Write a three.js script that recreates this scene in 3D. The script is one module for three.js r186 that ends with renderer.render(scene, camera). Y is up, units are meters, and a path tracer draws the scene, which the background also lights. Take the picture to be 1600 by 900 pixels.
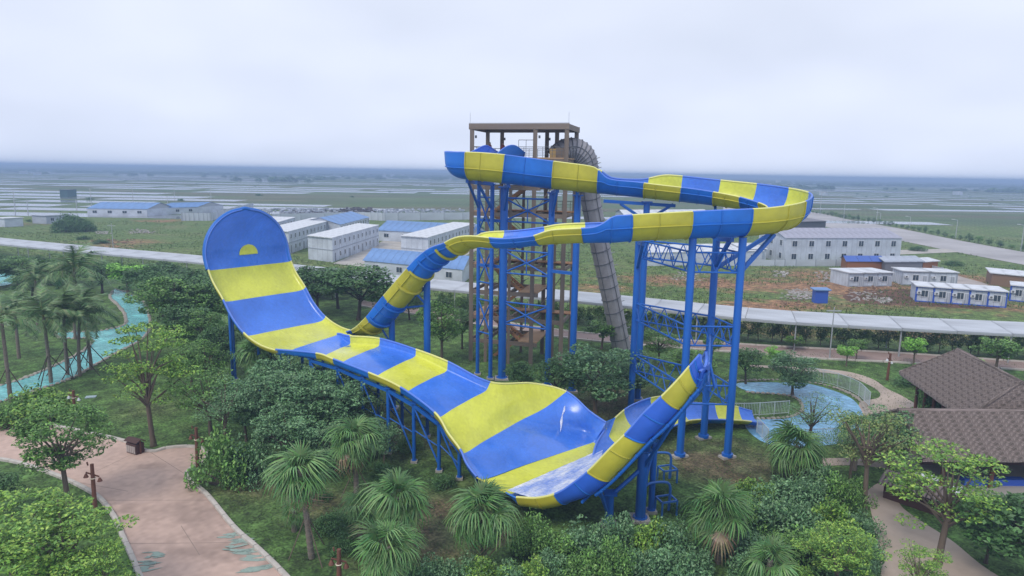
import * as THREE from 'three';
import { mergeGeometries, toCreasedNormals } from 'three/addons/utils/BufferGeometryUtils.js';
import { ImprovedNoise } from 'three/addons/math/ImprovedNoise.js';
import { MarchingCubes } from 'three/addons/objects/MarchingCubes.js';

// ---------------------------------------------------------------- camera
const scene = new THREE.Scene();
const CAMH = 22, FPX = 1067, PITCH = 9.6 * Math.PI / 180, ROLL = 0.95 * Math.PI / 180;
const camera = new THREE.PerspectiveCamera(2 * Math.atan(450 / FPX) * 180 / Math.PI, 16 / 9, 0.5, 30000);
camera.position.set(0, CAMH, 0);
camera.rotation.order = 'YXZ';
camera.rotation.set(-PITCH, 0, ROLL);
camera.updateMatrixWorld(true);
// ---------------------------------------------------------------- sky and sun: bright overcast
const perlin = new ImprovedNoise();
const fbm = (x, y, z = 0, o = 4) => { let a = 0.5, s = 0; for (let i = 0; i < o; i++) { s += a * perlin.noise(x, y, z + i * 7.3); x *= 2.03; y *= 2.03; z *= 2.03; a *= 0.5; } return s; };
function makeSky() {
  const W = 512, Hh = 256, data = new Float32Array(W * Hh * 4);
  for (let j = 0; j < Hh; j++) for (let i = 0; i < W; i++) {
    const el = ((j + 0.5) / Hh - 0.5) * Math.PI, az = (i + 0.5) / W * Math.PI * 2;
    const t = Math.max(0, Math.sin(el));
    const dx = Math.cos(az), dz = Math.sin(az), pr = 1 / (t + 0.16);
    const c = fbm(dx * pr * 0.9 + 5, dz * pr * 0.9, 2, 5) * 0.5 + fbm(dx * 2.2, dz * 2.2, t * 5 + 9, 3) * 0.3;
    const k = Math.min(1, t * 2.2);
    let r = 0.625 + (0.645 - 0.625) * k, g = 0.685 + (0.69 - 0.685) * k, b = 0.835 + (0.80 - 0.835) * k;
    const m = 1.04 + c * 0.34;
    r *= m * (1 + c * 0.10); g *= m * (1 + c * 0.05); b *= m;
    const o = (j * W + i) * 4;
    data[o] = r; data[o + 1] = g; data[o + 2] = b; data[o + 3] = 1;
  }
  const t = new THREE.DataTexture(data, W, Hh, THREE.RGBAFormat, THREE.FloatType);
  t.mapping = THREE.EquirectangularReflectionMapping; t.magFilter = t.minFilter = THREE.LinearFilter; t.needsUpdate = true;
  return t;
}
const skyTex = makeSky();
scene.background = skyTex; scene.environment = skyTex;
const sun = new THREE.DirectionalLight(0xfff4e6, 1.5);
sun.position.set(-60, 120, 20); sun.target.position.set(0, 0, -60);
sun.castShadow = true; sun.shadow.radius = 40; sun.shadow.mapSize.set(2048, 2048);
Object.assign(sun.shadow.camera, { left: -150, right: 150, top: 150, bottom: -150, near: 1, far: 500 });
scene.add(sun, sun.target);
scene.fog = new THREE.FogExp2(0xb2cff8, 0.0006);
const renderer = new THREE.WebGLRenderer({ antialias: true });
renderer.toneMapping = THREE.LinearToneMapping;
renderer.toneMappingExposure = 1.2;
renderer.shadowMap.enabled = true;
renderer.setSize(1024, 576);

// ---------------------------------------------------------------- helpers
const V3 = (x, y, z) => new THREE.Vector3(x, y, z);
function rng(seed) { let s = seed >>> 0 || 1; return () => { s = (s + 0x6D2B79F5) >>> 0; let t = s; t = Math.imul(t ^ (t >>> 15), t | 1); t ^= t + Math.imul(t ^ (t >>> 7), t | 61); return ((t ^ (t >>> 14)) >>> 0) / 4294967296; }; }
const R0 = rng(11); const rr = (a, b, R = R0) => a + (b - a) * R();
// a pixel of the 1600x900 photograph gives a direction; distance comes from the height or the wall it touches
const cR = V3(1, 0, 0).applyQuaternion(camera.quaternion), cU = V3(0, 1, 0).applyQuaternion(camera.quaternion), cF = V3(0, 0, -1).applyQuaternion(camera.quaternion);
const ray = (x, y) => cF.clone().addScaledVector(cR, (x - 800) / FPX).addScaledVector(cU, -(y - 450) / FPX);
const G = (x, y, h = 0) => { const d = ray(x, y); return d.multiplyScalar((h - CAMH) / d.y).add(camera.position); };
function onPlane(x, y, ax, az, dx, dz) { const d = ray(x, y), nx = -dz, nz = dx; return d.multiplyScalar((nx * ax + nz * az) / (nx * d.x + nz * d.z)).add(camera.position); }
const proj = q => { const v = q.clone().sub(camera.position), c = v.dot(cF); return [800 + FPX * v.dot(cR) / c, 450 - FPX * v.dot(cU) / c]; };
const heightAt = (foot, py) => { const [fx] = proj(foot); let lo = 0, hi = 40; for (let i = 0; i < 40; i++) { const m = (lo + hi) / 2; proj(V3(foot.x, m, foot.z))[1] > py ? lo = m : hi = m; } return lo; };

const used = {};
function numbered(n) { if (!(n in used)) { used[n] = 0; return n; } used[n]++; return n + '_' + String(used[n]).padStart(3, '0'); }
function tag(o, label, category, group, kind) { o.userData = { label }; if (category) o.userData.category = category; if (group) o.userData.group = group; if (kind) o.userData.kind = kind; return o; }
function thing(name, label, category, p, turn = 0, group) { const o = new THREE.Group(); o.name = numbered(name); if (p) o.position.copy(p); o.rotation.y = turn; tag(o, label, category, group); scene.add(o); return o; }
function norm(g) { if (g.index) g = g.toNonIndexed(); for (const k of Object.keys(g.attributes)) if (!['position', 'normal', 'uv', 'color'].includes(k)) g.deleteAttribute(k); if (!g.attributes.uv) g.setAttribute('uv', new THREE.BufferAttribute(new Float32Array(g.attributes.position.count * 2), 2)); return g; }
const merge = gs => Array.isArray(gs) ? (gs.length === 1 ? gs[0] : mergeGeometries(gs.map(norm))) : gs;
function part(name, gs, m, parent = scene) { const o = new THREE.Mesh(merge(gs), m); o.name = parent === scene ? numbered(name) : name; parent.add(o); return o; }
function struct(name, gs, m) { const o = part(name, gs, m); o.userData.kind = 'structure'; return o; }
function dup(src, p, turn, label, group) { const c = src.clone(); c.name = numbered(src.name.replace(/_\d\d\d$/, '')); c.userData = { ...src.userData }; if (p) c.position.copy(p); c.rotation.y = turn || 0; if (label) c.userData.label = label; if (group) c.userData.group = group; scene.add(c); return c; }
function box(w, h, d, x = 0, y = 0, z = 0, ry = 0) { const g = new THREE.BoxGeometry(w, h, d); if (ry) g.rotateY(ry); g.translate(x, y, z); return g; }
function bar(a, b, r, seg = 8, r2 = r) { const d = b.clone().sub(a), L = d.length(); const g = new THREE.CylinderGeometry(r2, r, L, seg, 1); g.translate(0, L / 2, 0); g.applyQuaternion(new THREE.Quaternion().setFromUnitVectors(V3(0, 1, 0), d.normalize())); g.translate(a.x, a.y, a.z); return g; }
function beam(a, b, w, h) { const d = b.clone().sub(a), L = d.length(); d.normalize(); const g = new THREE.BoxGeometry(w, h, L); let up = Math.abs(d.y) > 0.98 ? V3(1, 0, 0) : V3(0, 1, 0); const x = up.clone().cross(d).normalize(), y = d.clone().cross(x); g.applyMatrix4(new THREE.Matrix4().makeBasis(x, y, d)); g.translate((a.x + b.x) / 2, (a.y + b.y) / 2, (a.z + b.z) / 2); return g; }
function grid(rows, us = 1, vs = 1) { // rows[i][j] Vector3 -> indexed smooth sheet
  const n = rows.length, m = rows[0].length, pos = [], uv = [], idx = [];
  let acc = 0; for (let i = 0; i < n; i++) { if (i) acc += rows[i][m >> 1].distanceTo(rows[i - 1][m >> 1]); let a2 = 0; for (let j = 0; j < m; j++) { if (j) a2 += rows[i][j].distanceTo(rows[i][j - 1]); pos.push(rows[i][j].x, rows[i][j].y, rows[i][j].z); uv.push(a2 * us, acc * vs); } }
  for (let i = 0; i < n - 1; i++) for (let j = 0; j < m - 1; j++) { const a = i * m + j; idx.push(a, a + 1, a + m, a + 1, a + m + 1, a + m); }
  const g = new THREE.BufferGeometry(); g.setAttribute('position', new THREE.Float32BufferAttribute(pos, 3)); g.setAttribute('uv', new THREE.Float32BufferAttribute(uv, 2)); g.setIndex(idx); g.computeVertexNormals(); return g;
}
function tube(pts, r, seg = 6, closed = false, n) { return new THREE.TubeGeometry(new THREE.CatmullRomCurve3(pts, closed, 'centripetal'), n || pts.length * 4, r, seg, closed); }
function polySheet(pts, y, res = 0) { // flat polygon in xz with uv in metres
  const s = new THREE.Shape(pts.map(p => new THREE.Vector2(p.x, -p.z))); const g = new THREE.ShapeGeometry(s); g.rotateX(-Math.PI / 2); g.translate(0, y, 0);
  const P = g.attributes.position, U = g.attributes.uv; for (let i = 0; i < P.count; i++) U.setXY(i, P.getX(i), P.getZ(i)); return g;
}
const smooth = (pts, n, closed = false) => new THREE.CatmullRomCurve3(pts, closed, 'centripetal').getPoints(n);
const inPoly = (x, z, P) => { let c = false; for (let i = 0, j = P.length - 1; i < P.length; j = i++) { if ((P[i].z > z) !== (P[j].z > z) && x < (P[j].x - P[i].x) * (z - P[i].z) / (P[j].z - P[i].z) + P[i].x) c = !c; } return c; };

// ---------------------------------------------------------------- materials
function noiseTex(size, fn, srgb = true) {
  const d = new Uint8Array(size * size * 4);
  for (let j = 0; j < size; j++) for (let i = 0; i < size; i++) { const c = fn(i / size, j / size); const o = (j * size + i) * 4; for (let k = 0; k < 3; k++) d[o + k] = Math.max(0, Math.min(255, (Array.isArray(c) ? c[k] : c) * 255)); d[o + 3] = 255; }
  const t = new THREE.DataTexture(d, size, size); t.wrapS = t.wrapT = THREE.RepeatWrapping; t.magFilter = THREE.LinearFilter; t.minFilter = THREE.LinearMipmapLinearFilter; t.generateMipmaps = true; if (srgb) t.colorSpace = THREE.SRGBColorSpace; t.needsUpdate = true; return t;
}
// tileable value noise
function tileNoise(seed) { const R = rng(seed), N = 64, a = Array.from({ length: N * N }, () => R()); const s = t => t * t * (3 - 2 * t);
  return (u, v, f) => { const x = u * f, y = v * f, i = Math.floor(x), j = Math.floor(y), fx = s(x - i), fy = s(y - j); const at = (p, q) => a[((q % f + f) % f % N) * N + ((p % f + f) % f % N)]; return (at(i, j) * (1 - fx) + at(i + 1, j) * fx) * (1 - fy) + (at(i, j + 1) * (1 - fx) + at(i + 1, j + 1) * fx) * fy; }; }
const tn = tileNoise(5), tn2 = tileNoise(9);
const tf = (n, u, v, fs) => { let s = 0, w = 0, a = 1; for (const f of fs) { s += a * n(u, v, f); w += a; a *= 0.62; } return s / w; };
const grainTex = noiseTex(512, (u, v) => { const k = 0.62 + 0.62 * (tf(tn, u, v, [6, 13, 29, 61, 64]) - 0.5) + 0.5 * (tf(tn2, u, v, [47, 64]) - 0.5); return [k + 0.06, k + 0.06, k]; });
const mottle = noiseTex(512, (u, v) => 0.93 + 0.3 * (tf(tn2, u, v, [3, 7, 15, 31, 63]) - 0.5));
const bumpTex = noiseTex(512, (u, v) => tf(tn, u, v, [9, 21, 43, 63]), false);
const stainTex = noiseTex(1024, (u, v) => { const a = tf(tn, u, v, [3, 8, 19, 43]), b = tf(tn2, u, v, [5, 13, 31, 64]), f = tn(u, v, 64); let k = 0.94 + 0.12 * (b - 0.5) + 0.08 * (f - 0.5); const d = Math.max(0, Math.min(1, (a - 0.52) * 6)); k -= 0.15 * d * (0.5 + b); return [k, k * 0.992, k * 0.985]; });
const rippleTex = noiseTex(512, (u, v) => { const n = tf(tn, u, v, [4, 9, 21, 47]), m = tf(tn2, u, v, [11, 25, 55]); const f = Math.max(0, Math.min(1, (n + m * 0.6 - 0.88) * 6)); const k = 0.84 + 0.22 * (m - 0.5); return [k + 0.16 * f, k + 0.12 * f, k + 0.1 * f]; });
const gelTex = noiseTex(512, (u, v) => { const a = tf(tn, u, v, [3, 7, 16, 33]), st = tf(tn2, u * 1, v, [2, 5]) , fine = tn2(u, v, 60); const k = 0.95 + 0.18 * (a - 0.5) + 0.06 * (fine - 0.5); const dirt = Math.max(0, Math.min(1, (tf(tn, u, v, [4, 11, 27, 60]) - 0.56) * 5)) * 0.09; const w = Math.max(0, Math.min(1, (st - 0.62) * 5)) * 0.10 - dirt; return [k + w * 0.5, k + w * 0.5, k + w * 0.4]; });
const wetTex = noiseTex(512, (u, v) => { const n = tf(tn, u, v, [4, 9, 19, 41]); const k = Math.max(0.35, Math.min(1, 0.4 + (n - 0.42) * 3.4)); return [k, k, k]; }, false);
const rep = (t, x, y = x) => { const c = t.clone(); c.repeat.set(x, y); c.needsUpdate = true; return c; };
const std = (c, rough = 0.7, o = {}) => new THREE.MeshStandardMaterial({ color: c, roughness: rough, side: THREE.DoubleSide, ...o });
const lin = (r, g, b) => new THREE.Color().setRGB(r, g, b);
const gel = (c, rough) => new THREE.MeshPhysicalMaterial({ color: c, roughness: rough, clearcoat: 0.22, clearcoatRoughness: 0.25, side: THREE.DoubleSide, map: rep(gelTex, 0.11), roughnessMap: rep(wetTex, 0.14, 0.05), bumpMap: rep(bumpTex, 0.25), bumpScale: 0.004 });
const M = {
  inY: gel(lin(0.70, 0.74, 0.085), 0.5), inB: gel(lin(0.055, 0.21, 0.82), 0.34),
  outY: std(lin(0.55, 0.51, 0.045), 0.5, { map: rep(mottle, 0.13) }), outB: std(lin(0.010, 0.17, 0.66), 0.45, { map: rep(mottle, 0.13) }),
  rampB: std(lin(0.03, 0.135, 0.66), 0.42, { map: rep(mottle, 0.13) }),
  rimY: std(lin(0.72, 0.72, 0.25), 0.5), rimB: std(lin(0.10, 0.22, 0.72), 0.45), rimW: std(lin(0.72, 0.74, 0.72), 0.5),
  steelB: std(lin(0.008, 0.125, 0.52), 0.45, { map: rep(mottle, 0.5) }), steelB2: std(lin(0.03, 0.14, 0.48), 0.5),
  brown: std(lin(0.215, 0.172, 0.14), 0.7, { map: rep(mottle, 0.2) }), brownR: std(lin(0.36, 0.19, 0.09), 0.75), plank: std(lin(0.42, 0.28, 0.17), 0.8),
  rail: std(lin(0.12, 0.13, 0.15), 0.5), greySlide: std(lin(0.34, 0.33, 0.36), 0.6, { map: rep(mottle, 0.25) }), galv: std(lin(0.42, 0.45, 0.48), 0.45, { metalness: 0.3 }),
  white: std(lin(0.56, 0.62, 0.72), 0.6, { map: rep(mottle, 0.12) }), whiteR: std(lin(0.66, 0.70, 0.76), 0.55, { map: rep(mottle, 0.2) }), grayWall: std(lin(0.40, 0.45, 0.54), 0.7, { map: rep(mottle, 0.1) }),
  blueR: std(lin(0.15, 0.29, 0.58), 0.55, { map: rep(mottle, 0.1) }), blueTrim: std(lin(0.03, 0.10, 0.50), 0.55), glass: std(lin(0.05, 0.07, 0.10), 0.15), door: std(lin(0.12, 0.14, 0.2), 0.5),
  conc: std(lin(0.46, 0.44, 0.41), 0.85, { map: rep(mottle, 0.15) }), kerb: std(lin(0.52, 0.49, 0.45), 0.85, { map: rep(mottle, 0.4) }),
  plaza: std(lin(0.57, 0.425, 0.365), 0.85, { map: rep(stainTex, 0.055), bumpMap: rep(bumpTex, 0.5), bumpScale: 0.008 }),
  roadP: std(lin(0.36, 0.27, 0.25), 0.85, { map: rep(mottle, 0.08) }), asphalt: std(lin(0.42, 0.41, 0.42), 0.85, { map: rep(mottle, 0.02) }), pathC: std(lin(0.47, 0.39, 0.33), 0.85, { map: rep(mottle, 0.1) }),
  wood: std(lin(0.17, 0.07, 0.045), 0.75, { map: rep(mottle, 1.2) }), woodD: std(lin(0.07, 0.035, 0.03), 0.8), lamp: std(lin(0.7, 0.62, 0.5), 0.5),
  bark: std(lin(0.16, 0.125, 0.095), 0.9, { map: rep(mottle, 0.8) }), barkP: std(lin(0.22, 0.19, 0.16), 0.9, { map: rep(mottle, 1.5) }), barkD: std(lin(0.07, 0.055, 0.045), 0.9),
  thatch: std(lin(0.42, 0.345, 0.39), 0.95, { map: rep(grainTex, 0.9, 0.7), bumpMap: rep(bumpTex, 1.1), bumpScale: 0.03 }), tarp: std(lin(0.03, 0.10, 0.42), 0.5), rust: std(lin(0.28, 0.12, 0.05), 0.85),
  fence: std(lin(0.55, 0.62, 0.66), 0.5), soil: std(lin(0.26, 0.13, 0.085), 0.95, { map: rep(grainTex, 0.1) }), rock: std(lin(0.38, 0.35, 0.31), 0.9, { map: rep(mottle, 0.7) }),
  pool: new THREE.MeshPhysicalMaterial({ color: lin(0.27, 0.62, 0.96), roughness: 0.1, map: rep(rippleTex, 0.09), bumpMap: rep(bumpTex, 0.3), bumpScale: 0.16, side: THREE.DoubleSide }),
  river: new THREE.MeshPhysicalMaterial({ color: lin(0.22, 0.78, 0.80), roughness: 0.1, map: rep(rippleTex, 0.07), bumpMap: rep(bumpTex, 0.3), bumpScale: 0.14, side: THREE.DoubleSide }),
  pond: new THREE.MeshPhysicalMaterial({ color: lin(0.20, 0.22, 0.23), roughness: 0.1, side: THREE.DoubleSide }),
};
const foamTex = noiseTex(512, (u, v) => { const n = tf(tn, u, v, [3, 7, 17, 37, 61]), m = tf(tn2, u, v, [6, 15, 33, 63]); const k = Math.max(0, Math.min(1, 0.55 + (n * 0.6 + m * 0.5 - 0.55) * 2.6 + 0.25 * (tn(u, v, 63) - 0.5))); return [0.50 + 0.42 * k, 0.60 + 0.33 * k, 0.88 + 0.08 * k]; });
M.foam = new THREE.MeshPhysicalMaterial({ map: rep(foamTex, 0.12, 0.4), roughness: 0.25, bumpMap: rep(bumpTex, 0.5), bumpScale: 0.08, side: THREE.DoubleSide });
const leafM = (rough = 0.55) => new THREE.MeshPhysicalMaterial({ color: 0xffffff, vertexColors: true, roughness: rough, side: THREE.DoubleSide, transmission: 0.0 });
M.leaf = leafM();
M.ground = std(0xffffff, 0.95, { vertexColors: true, map: rep(grainTex, 0.16), bumpMap: rep(bumpTex, 0.4), bumpScale: 0.05 });
M.groundF = std(0xffffff, 0.95, { vertexColors: true, map: rep(grainTex, 0.05) });

// ---------------------------------------------------------------- ground
const px2 = (L, h = 0) => L.map(p => G(p[0], p[1], h));
const walkNear = smooth([[-260, 352], [0, 382], [317, 412], [500, 431], [680, 452], [905, 472], [1200, 502], [1400, 514], [1600, 524], [1760, 531]].map(p => G(p[0], p[1], 3.6)), 56);
const walkZ = x => { for (let i = 1; i < walkNear.length; i++) if (x <= walkNear[i].x) { const a = walkNear[i - 1], b = walkNear[i], t = (x - a.x) / (b.x - a.x); return a.z + (b.z - a.z) * t; } return walkNear[walkNear.length - 1].z; };
const plazaEdgeU = smooth(px2([[-150, 625], [0, 650], [32, 656], [127, 675], [200, 692], [237, 707], [262, 701], [300, 699], [317, 702], [325, 711], [317, 723], [291, 740], [325, 776], [370, 830], [400, 856], [445, 900], [520, 985]]), 90);
const plazaEdgeL = smooth(px2([[-150, 705], [0, 719], [32, 725], [107, 752], [150, 775], [165, 790], [180, 812], [192, 840], [202, 862], [218, 900], [250, 985]]), 60);
const pathR = px2([[1355, 768], [1361, 800], [1372, 855], [1377, 885], [1384, 960], [1640, 960], [1532, 882], [1487, 845], [1440, 815], [1412, 795], [1398, 775], [1385, 752]]);
const soils = [[700, 800, 4.5, 0.9], [660, 850, 5, 0.8], [510, 790, 3.5, 0.6], [1080, 720, 4, 0.7], [1170, 730, 5, 0.75], [1250, 690, 3, 0.4], [930, 640, 6, 0.6], [960, 610, 6, 0.6], [400, 760, 4, 0.5], [620, 690, 5, 0.5], [560, 650, 5, 0.6], [820, 650, 6, 0.5], [440, 730, 4, .6], [230, 640, 4, .35]].map(([x, y, r, k]) => [G(x, y), r, k]);
const redSoil = [[1020, 437, 9, 1], [1075, 440, 7, 0.8], [1180, 480, 6, 0.9], [1225, 478, 6, 0.8], [1280, 440, 14, 0.7], [1330, 452, 10, 0.8], [1390, 452, 9, 0.8], [1550, 478, 8, 0.6], [950, 450, 6, .8], [170, 385, 7, 0.9], [200, 378, 8, 0.8], [240, 345, 8, 0.9], [40, 350, 8, 0.6], [1460, 430, 12, .5], [1400, 505, 5, .8], [1240, 520, 5, .9], [1440, 520, 6, .8], [1300, 478, 6, .5], [1240, 450, 10, .7], [1350, 440, 12, .7], [1140, 445, 8, .6], [1420, 470, 10, .7], [1500, 440, 12, .6], [1290, 425, 10, .5]].map(([x, y, r, k]) => [G(x, y), r, k]);
{
  const nb = 430, na = 330, pos = [], col = [], uv = [], idx = [];
  const zs = []; { let z = 24, st = 0.75; for (let i = 0; i < nb; i++) { zs.push(-z); if (z > 150) st *= 1.034; else if (z > 75) st = 1.2; z += st; if (z > 9000) z = 9000 + i; } }
  for (let i = 0; i < nb; i++) for (let j = 0; j <= na; j++) {
    const z = zs[i], a = (j / na - 0.5) * 2, x = a * (26 - z * 1.02); const dist = -z;
    const n1 = fbm(x * 0.06, z * 0.06, 1, 4), n2 = fbm(x * 0.35, z * 0.35, 4, 3), n3 = fbm(x * 0.012, z * 0.012, 8, 4);
    let c;
    const inPark = z > walkZ(x) - 4;
    if (inPark) {
      c = [0.165 + n1 * 0.09, 0.33 + n1 * 0.16 + n2 * 0.08, 0.09 + n1 * 0.03];
      let k = Math.max(0, n1 * 1.2 + n2 * 0.7 - 0.3);
      for (const [p, r, s] of soils) { const d = Math.hypot(x - p.x, z - p.z) / r; if (d < 1.3) k += s * Math.max(0, 1.2 - d + n2 * 1.0 + n1 * 0.4); }
      k = Math.min(0.92, Math.max(0, k)); const so = [0.27 + n2 * 0.1, 0.20 + n2 * 0.07, 0.145];
      c = c.map((v, q) => v * (1 - k) + so[q] * k);
    } else if (dist < 330) {
      c = [0.24 + n1 * 0.14, 0.39 + n1 * 0.16, 0.11 + n1 * 0.05]; const k0 = Math.max(0, Math.min(0.75, n1 * 1.6 + n2 * 0.8 - 0.08)), dry = [0.36, 0.34, 0.20]; c = c.map((v, q) => v * (1 - k0) + dry[q] * k0);
      let k = 0; for (const [p, r, s] of redSoil) { const dx = (x - p.x) / 1.6, dz = z - p.z, d = Math.hypot(dx, dz) / r; if (d < 1.4) k += s * Math.max(0, 1.15 - d + n2 * 1.3 + n1 * 0.8); }
      k = Math.min(0.95, Math.max(0, k)); const so = [0.62 + n2 * 0.2, 0.34 + n2 * 0.12, 0.22 + n2 * .1]; c = c.map((v, q) => v * (1 - k) + so[q] * k);
    } else { const st = fbm(x * 0.0035, z * 0.018, 12, 4), s2 = fbm(x * 0.009, z * 0.05, 17, 3); c = [0.21 + n3 * 0.14, 0.34 + n3 * 0.18, 0.14 + n3 * 0.08]; const kb = Math.max(0, Math.min(0.85, st * 3.2)), kp = Math.max(0, Math.min(0.7, (s2 - 0.16) * 4)), kd = Math.max(0, Math.min(0.7, (-st - 0.05) * 3)); const mixc = (k, t) => { c = c.map((v, q) => v * (1 - k) + t[q] * k); }; mixc(kb, [0.27, 0.25, 0.18]); mixc(kd, [0.11, 0.19, 0.09]); mixc(kp, [0.5, 0.46, 0.40]); }
    pos.push(x, 0, z); col.push(...c.map(v => Math.max(0.01, v))); uv.push(x, z);
  }
  const w = na + 1; for (let i = 0; i < nb - 1; i++) for (let j = 0; j < na; j++) { const a = i * w + j; idx.push(a, a + 1, a + w, a + 1, a + w + 1, a + w); }
  const g = new THREE.BufferGeometry(); g.setAttribute('position', new THREE.Float32BufferAttribute(pos, 3)); g.setAttribute('color', new THREE.Float32BufferAttribute(col, 3)); g.setAttribute('uv', new THREE.Float32BufferAttribute(uv, 2)); g.setIndex(idx); g.computeVertexNormals();
  struct('ground', g, M.ground);
  console.log('ground far z', zs[nb - 1]);
}
// ---- plaza (left), with kerbs
const kerbGeo = (pts, w = 0.28, h = 0.2) => { const rows = []; for (let i = 0; i < pts.length; i++) { const a = pts[Math.max(0, i - 1)], b = pts[Math.min(pts.length - 1, i + 1)], t = b.clone().sub(a).setY(0).normalize(), n = V3(-t.z, 0, t.x); const q = (o, y) => pts[i].clone().addScaledVector(n, o).setY(y); rows.push([q(-w / 2, -0.05), q(-w / 2, h - 0.03), q(-w / 2 + 0.03, h), q(w / 2 - 0.03, h), q(w / 2, h - 0.03), q(w / 2, -0.05)]); } return grid(rows); };
function kerbStones(name, pts, step, label) { // a kerb laid of separate stones
  const c = new THREE.CatmullRomCurve3(pts, false, 'centripetal'), L = c.getLength(), n = Math.round(L / step), k = new THREE.Group(); k.name = numbered(name); k.userData.kind = 'structure'; k.userData.label = label; scene.add(k);
  for (let i = 0; i < n; i++) { const a = (i + 0.012) / n, b = (i + 0.988) / n; part('kerb_stone', kerbGeo([a, (a + b) / 2, b].map(t => c.getPointAt(t))), M.kerb, k); }
}
struct('plaza', polySheet([...plazaEdgeU, ...plazaEdgeL.slice().reverse()], 0.02), M.plaza);
kerbStones('plaza_kerb', plazaEdgeU, 1.6, 'pale kerb along the planted side of the plaza'); kerbStones('plaza_kerb', plazaEdgeL, 1.6, 'pale kerb along the lawn side of the plaza');
struct('footpath', polySheet(smooth(pathR, 80, true), 0.02), M.pathC);
{ const gs = [], J = (a, b) => { const p = G(...a), q = G(...b), d = q.clone().sub(p).normalize(), n = V3(-d.z, 0, d.x).multiplyScalar(0.018); gs.push(polySheet([p.clone().add(n), q.clone().add(n), q.clone().sub(n), p.clone().sub(n)], 0.025)); }; J([150, 737], [215, 706]); J([110, 752], [200, 768]); J([283, 822], [312, 868]); J([160, 782], [330, 782]); J([200, 850], [385, 848]); J([235, 707], [289, 741]); J([40, 727], [50, 659]); const o = struct('plaza_joints', gs, std(lin(0.24, 0.19, 0.165), 0.9)); }
{ // teal paint worn on the plaza floor
  const R = rng(4), gs = []; for (const [x, y, w] of [[385, 862, 1.7], [400, 872, 1.4], [378, 846, 1.2], [372, 835, 0.9], [352, 838, 0.8], [410, 885, 1.5], [395, 892, 1.2], [232, 880, 1.0], [228, 890, 1.1], [240, 868, .7], [362, 858, 1.0]]) for (let k = 0; k < 7; k++) { const p = G(x + rr(-9, 9, R), y + rr(-4, 4, R)), pts = []; const n = 11, l = w * rr(0.25, 0.7, R), t = rr(0.03, 0.09, R), an = rr(-0.5, 0.1, R); for (let i = 0; i < n; i++) { const q = i / n * 6.283, ra = rr(0.6, 1.1, R); const u = Math.cos(q) * l * ra, v = Math.sin(q) * t * ra * 1.6; pts.push(V3(p.x + u * Math.cos(an) - v * Math.sin(an), 0, p.z + u * Math.sin(an) + v * Math.cos(an))); } if (inPoly(p.x, p.z, [...plazaEdgeU, ...plazaEdgeL.slice().reverse()])) gs.push(polySheet(pts, 0.026 + gs.length * 0.0004)); }
  const o = struct('plaza_paint', gs, std(lin(0.31, 0.42, 0.38), 0.85, { map: rep(stainTex, 0.8) }));
}
{ // red-brown service road behind the pool, and the thin winding path
  const up = px2([[560, 470], [760, 500], [905, 520], [1080, 533], [1200, 541], [1275, 545], [1400, 552], [1600, 566], [1760, 577]]), lo = px2([[560, 478], [760, 509], [905, 531], [1080, 546], [1200, 555], [1275, 561], [1400, 567], [1600, 579], [1760, 590]]);
  struct('service_road', polySheet([...smooth(up, 40), ...smooth(lo, 40).reverse()], 0.018), M.roadP);
  kerbStones('road_kerb', smooth(up, 40), 3.2, 'low pale kerb along the hedge side of the red-brown road'); kerbStones('road_kerb', smooth(lo, 40), 3.2, 'low pale kerb along the lawn side of the red-brown road');
  const a = px2([[1170, 570], [1262, 575], [1325, 581], [1362, 592], [1387, 608], [1408, 618], [1432, 632]]), b = px2([[1170, 573], [1262, 580], [1320, 587], [1352, 599], [1374, 613], [1372, 622], [1345, 628], [1350, 650], [1400, 660], [1440, 650]]);
  struct('winding_path', polySheet([...smooth(a, 30), ...smooth(b, 40).reverse()], 0.02), M.pathC);
  struct('pool_path', polySheet(px2([[1285, 716], [1345, 716], [1400, 724], [1400, 734], [1340, 727], [1285, 728]]), 0.022), M.pathC);
  struct('worn_dirt', polySheet(smooth(px2([[1320, 460], [1480, 452], [1540, 470], [1560, 482], [1430, 478], [1340, 474]]), 40, true), 0.012), M.soil);
}
const noWeeds = [];
{ // distant highway on the right with median, then yards
  const up = px2([[1130, 322], [1200, 325], [1265, 331], [1330, 344], [1400, 356], [1500, 376], [1600, 394], [1760, 420]]), lo = px2([[1130, 328], [1200, 335], [1262, 348], [1330, 363], [1400, 375], [1500, 395], [1600, 414], [1760, 444]]);
  noWeeds.push([...smooth(up, 40), ...smooth(lo, 40).reverse()]); struct('highway', polySheet([...smooth(up, 40), ...smooth(lo, 40).reverse()], 0.05), M.asphalt);
  noWeeds.push(px2([[1400, 388], [1490, 386], [1505, 396], [1400, 400]]), px2([[520, 412], [560, 395], [600, 376], [720, 374], [760, 385], [700, 412], [640, 425]]), px2([[1420, 418], [1465, 418], [1550, 446], [1520, 452], [1440, 434]]));
  struct('side_road', polySheet(px2([[1400, 391], [1480, 389], [1500, 394], [1405, 398]]), 0.06), M.conc);
  struct('yard_paving', polySheet(px2([[520, 412], [560, 395], [600, 376], [720, 374], [760, 385], [700, 412], [640, 425]]), 0.04), M.conc);
  struct('dirt_road', polySheet(smooth(px2([[1420, 420], [1465, 420], [1500, 432], [1545, 446], [1520, 450], [1480, 440], [1440, 432]]), 40, true), 0.03), std(lin(0.42, 0.38, 0.36), 0.9, { map: rep(mottle, .1) }));
}
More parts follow.
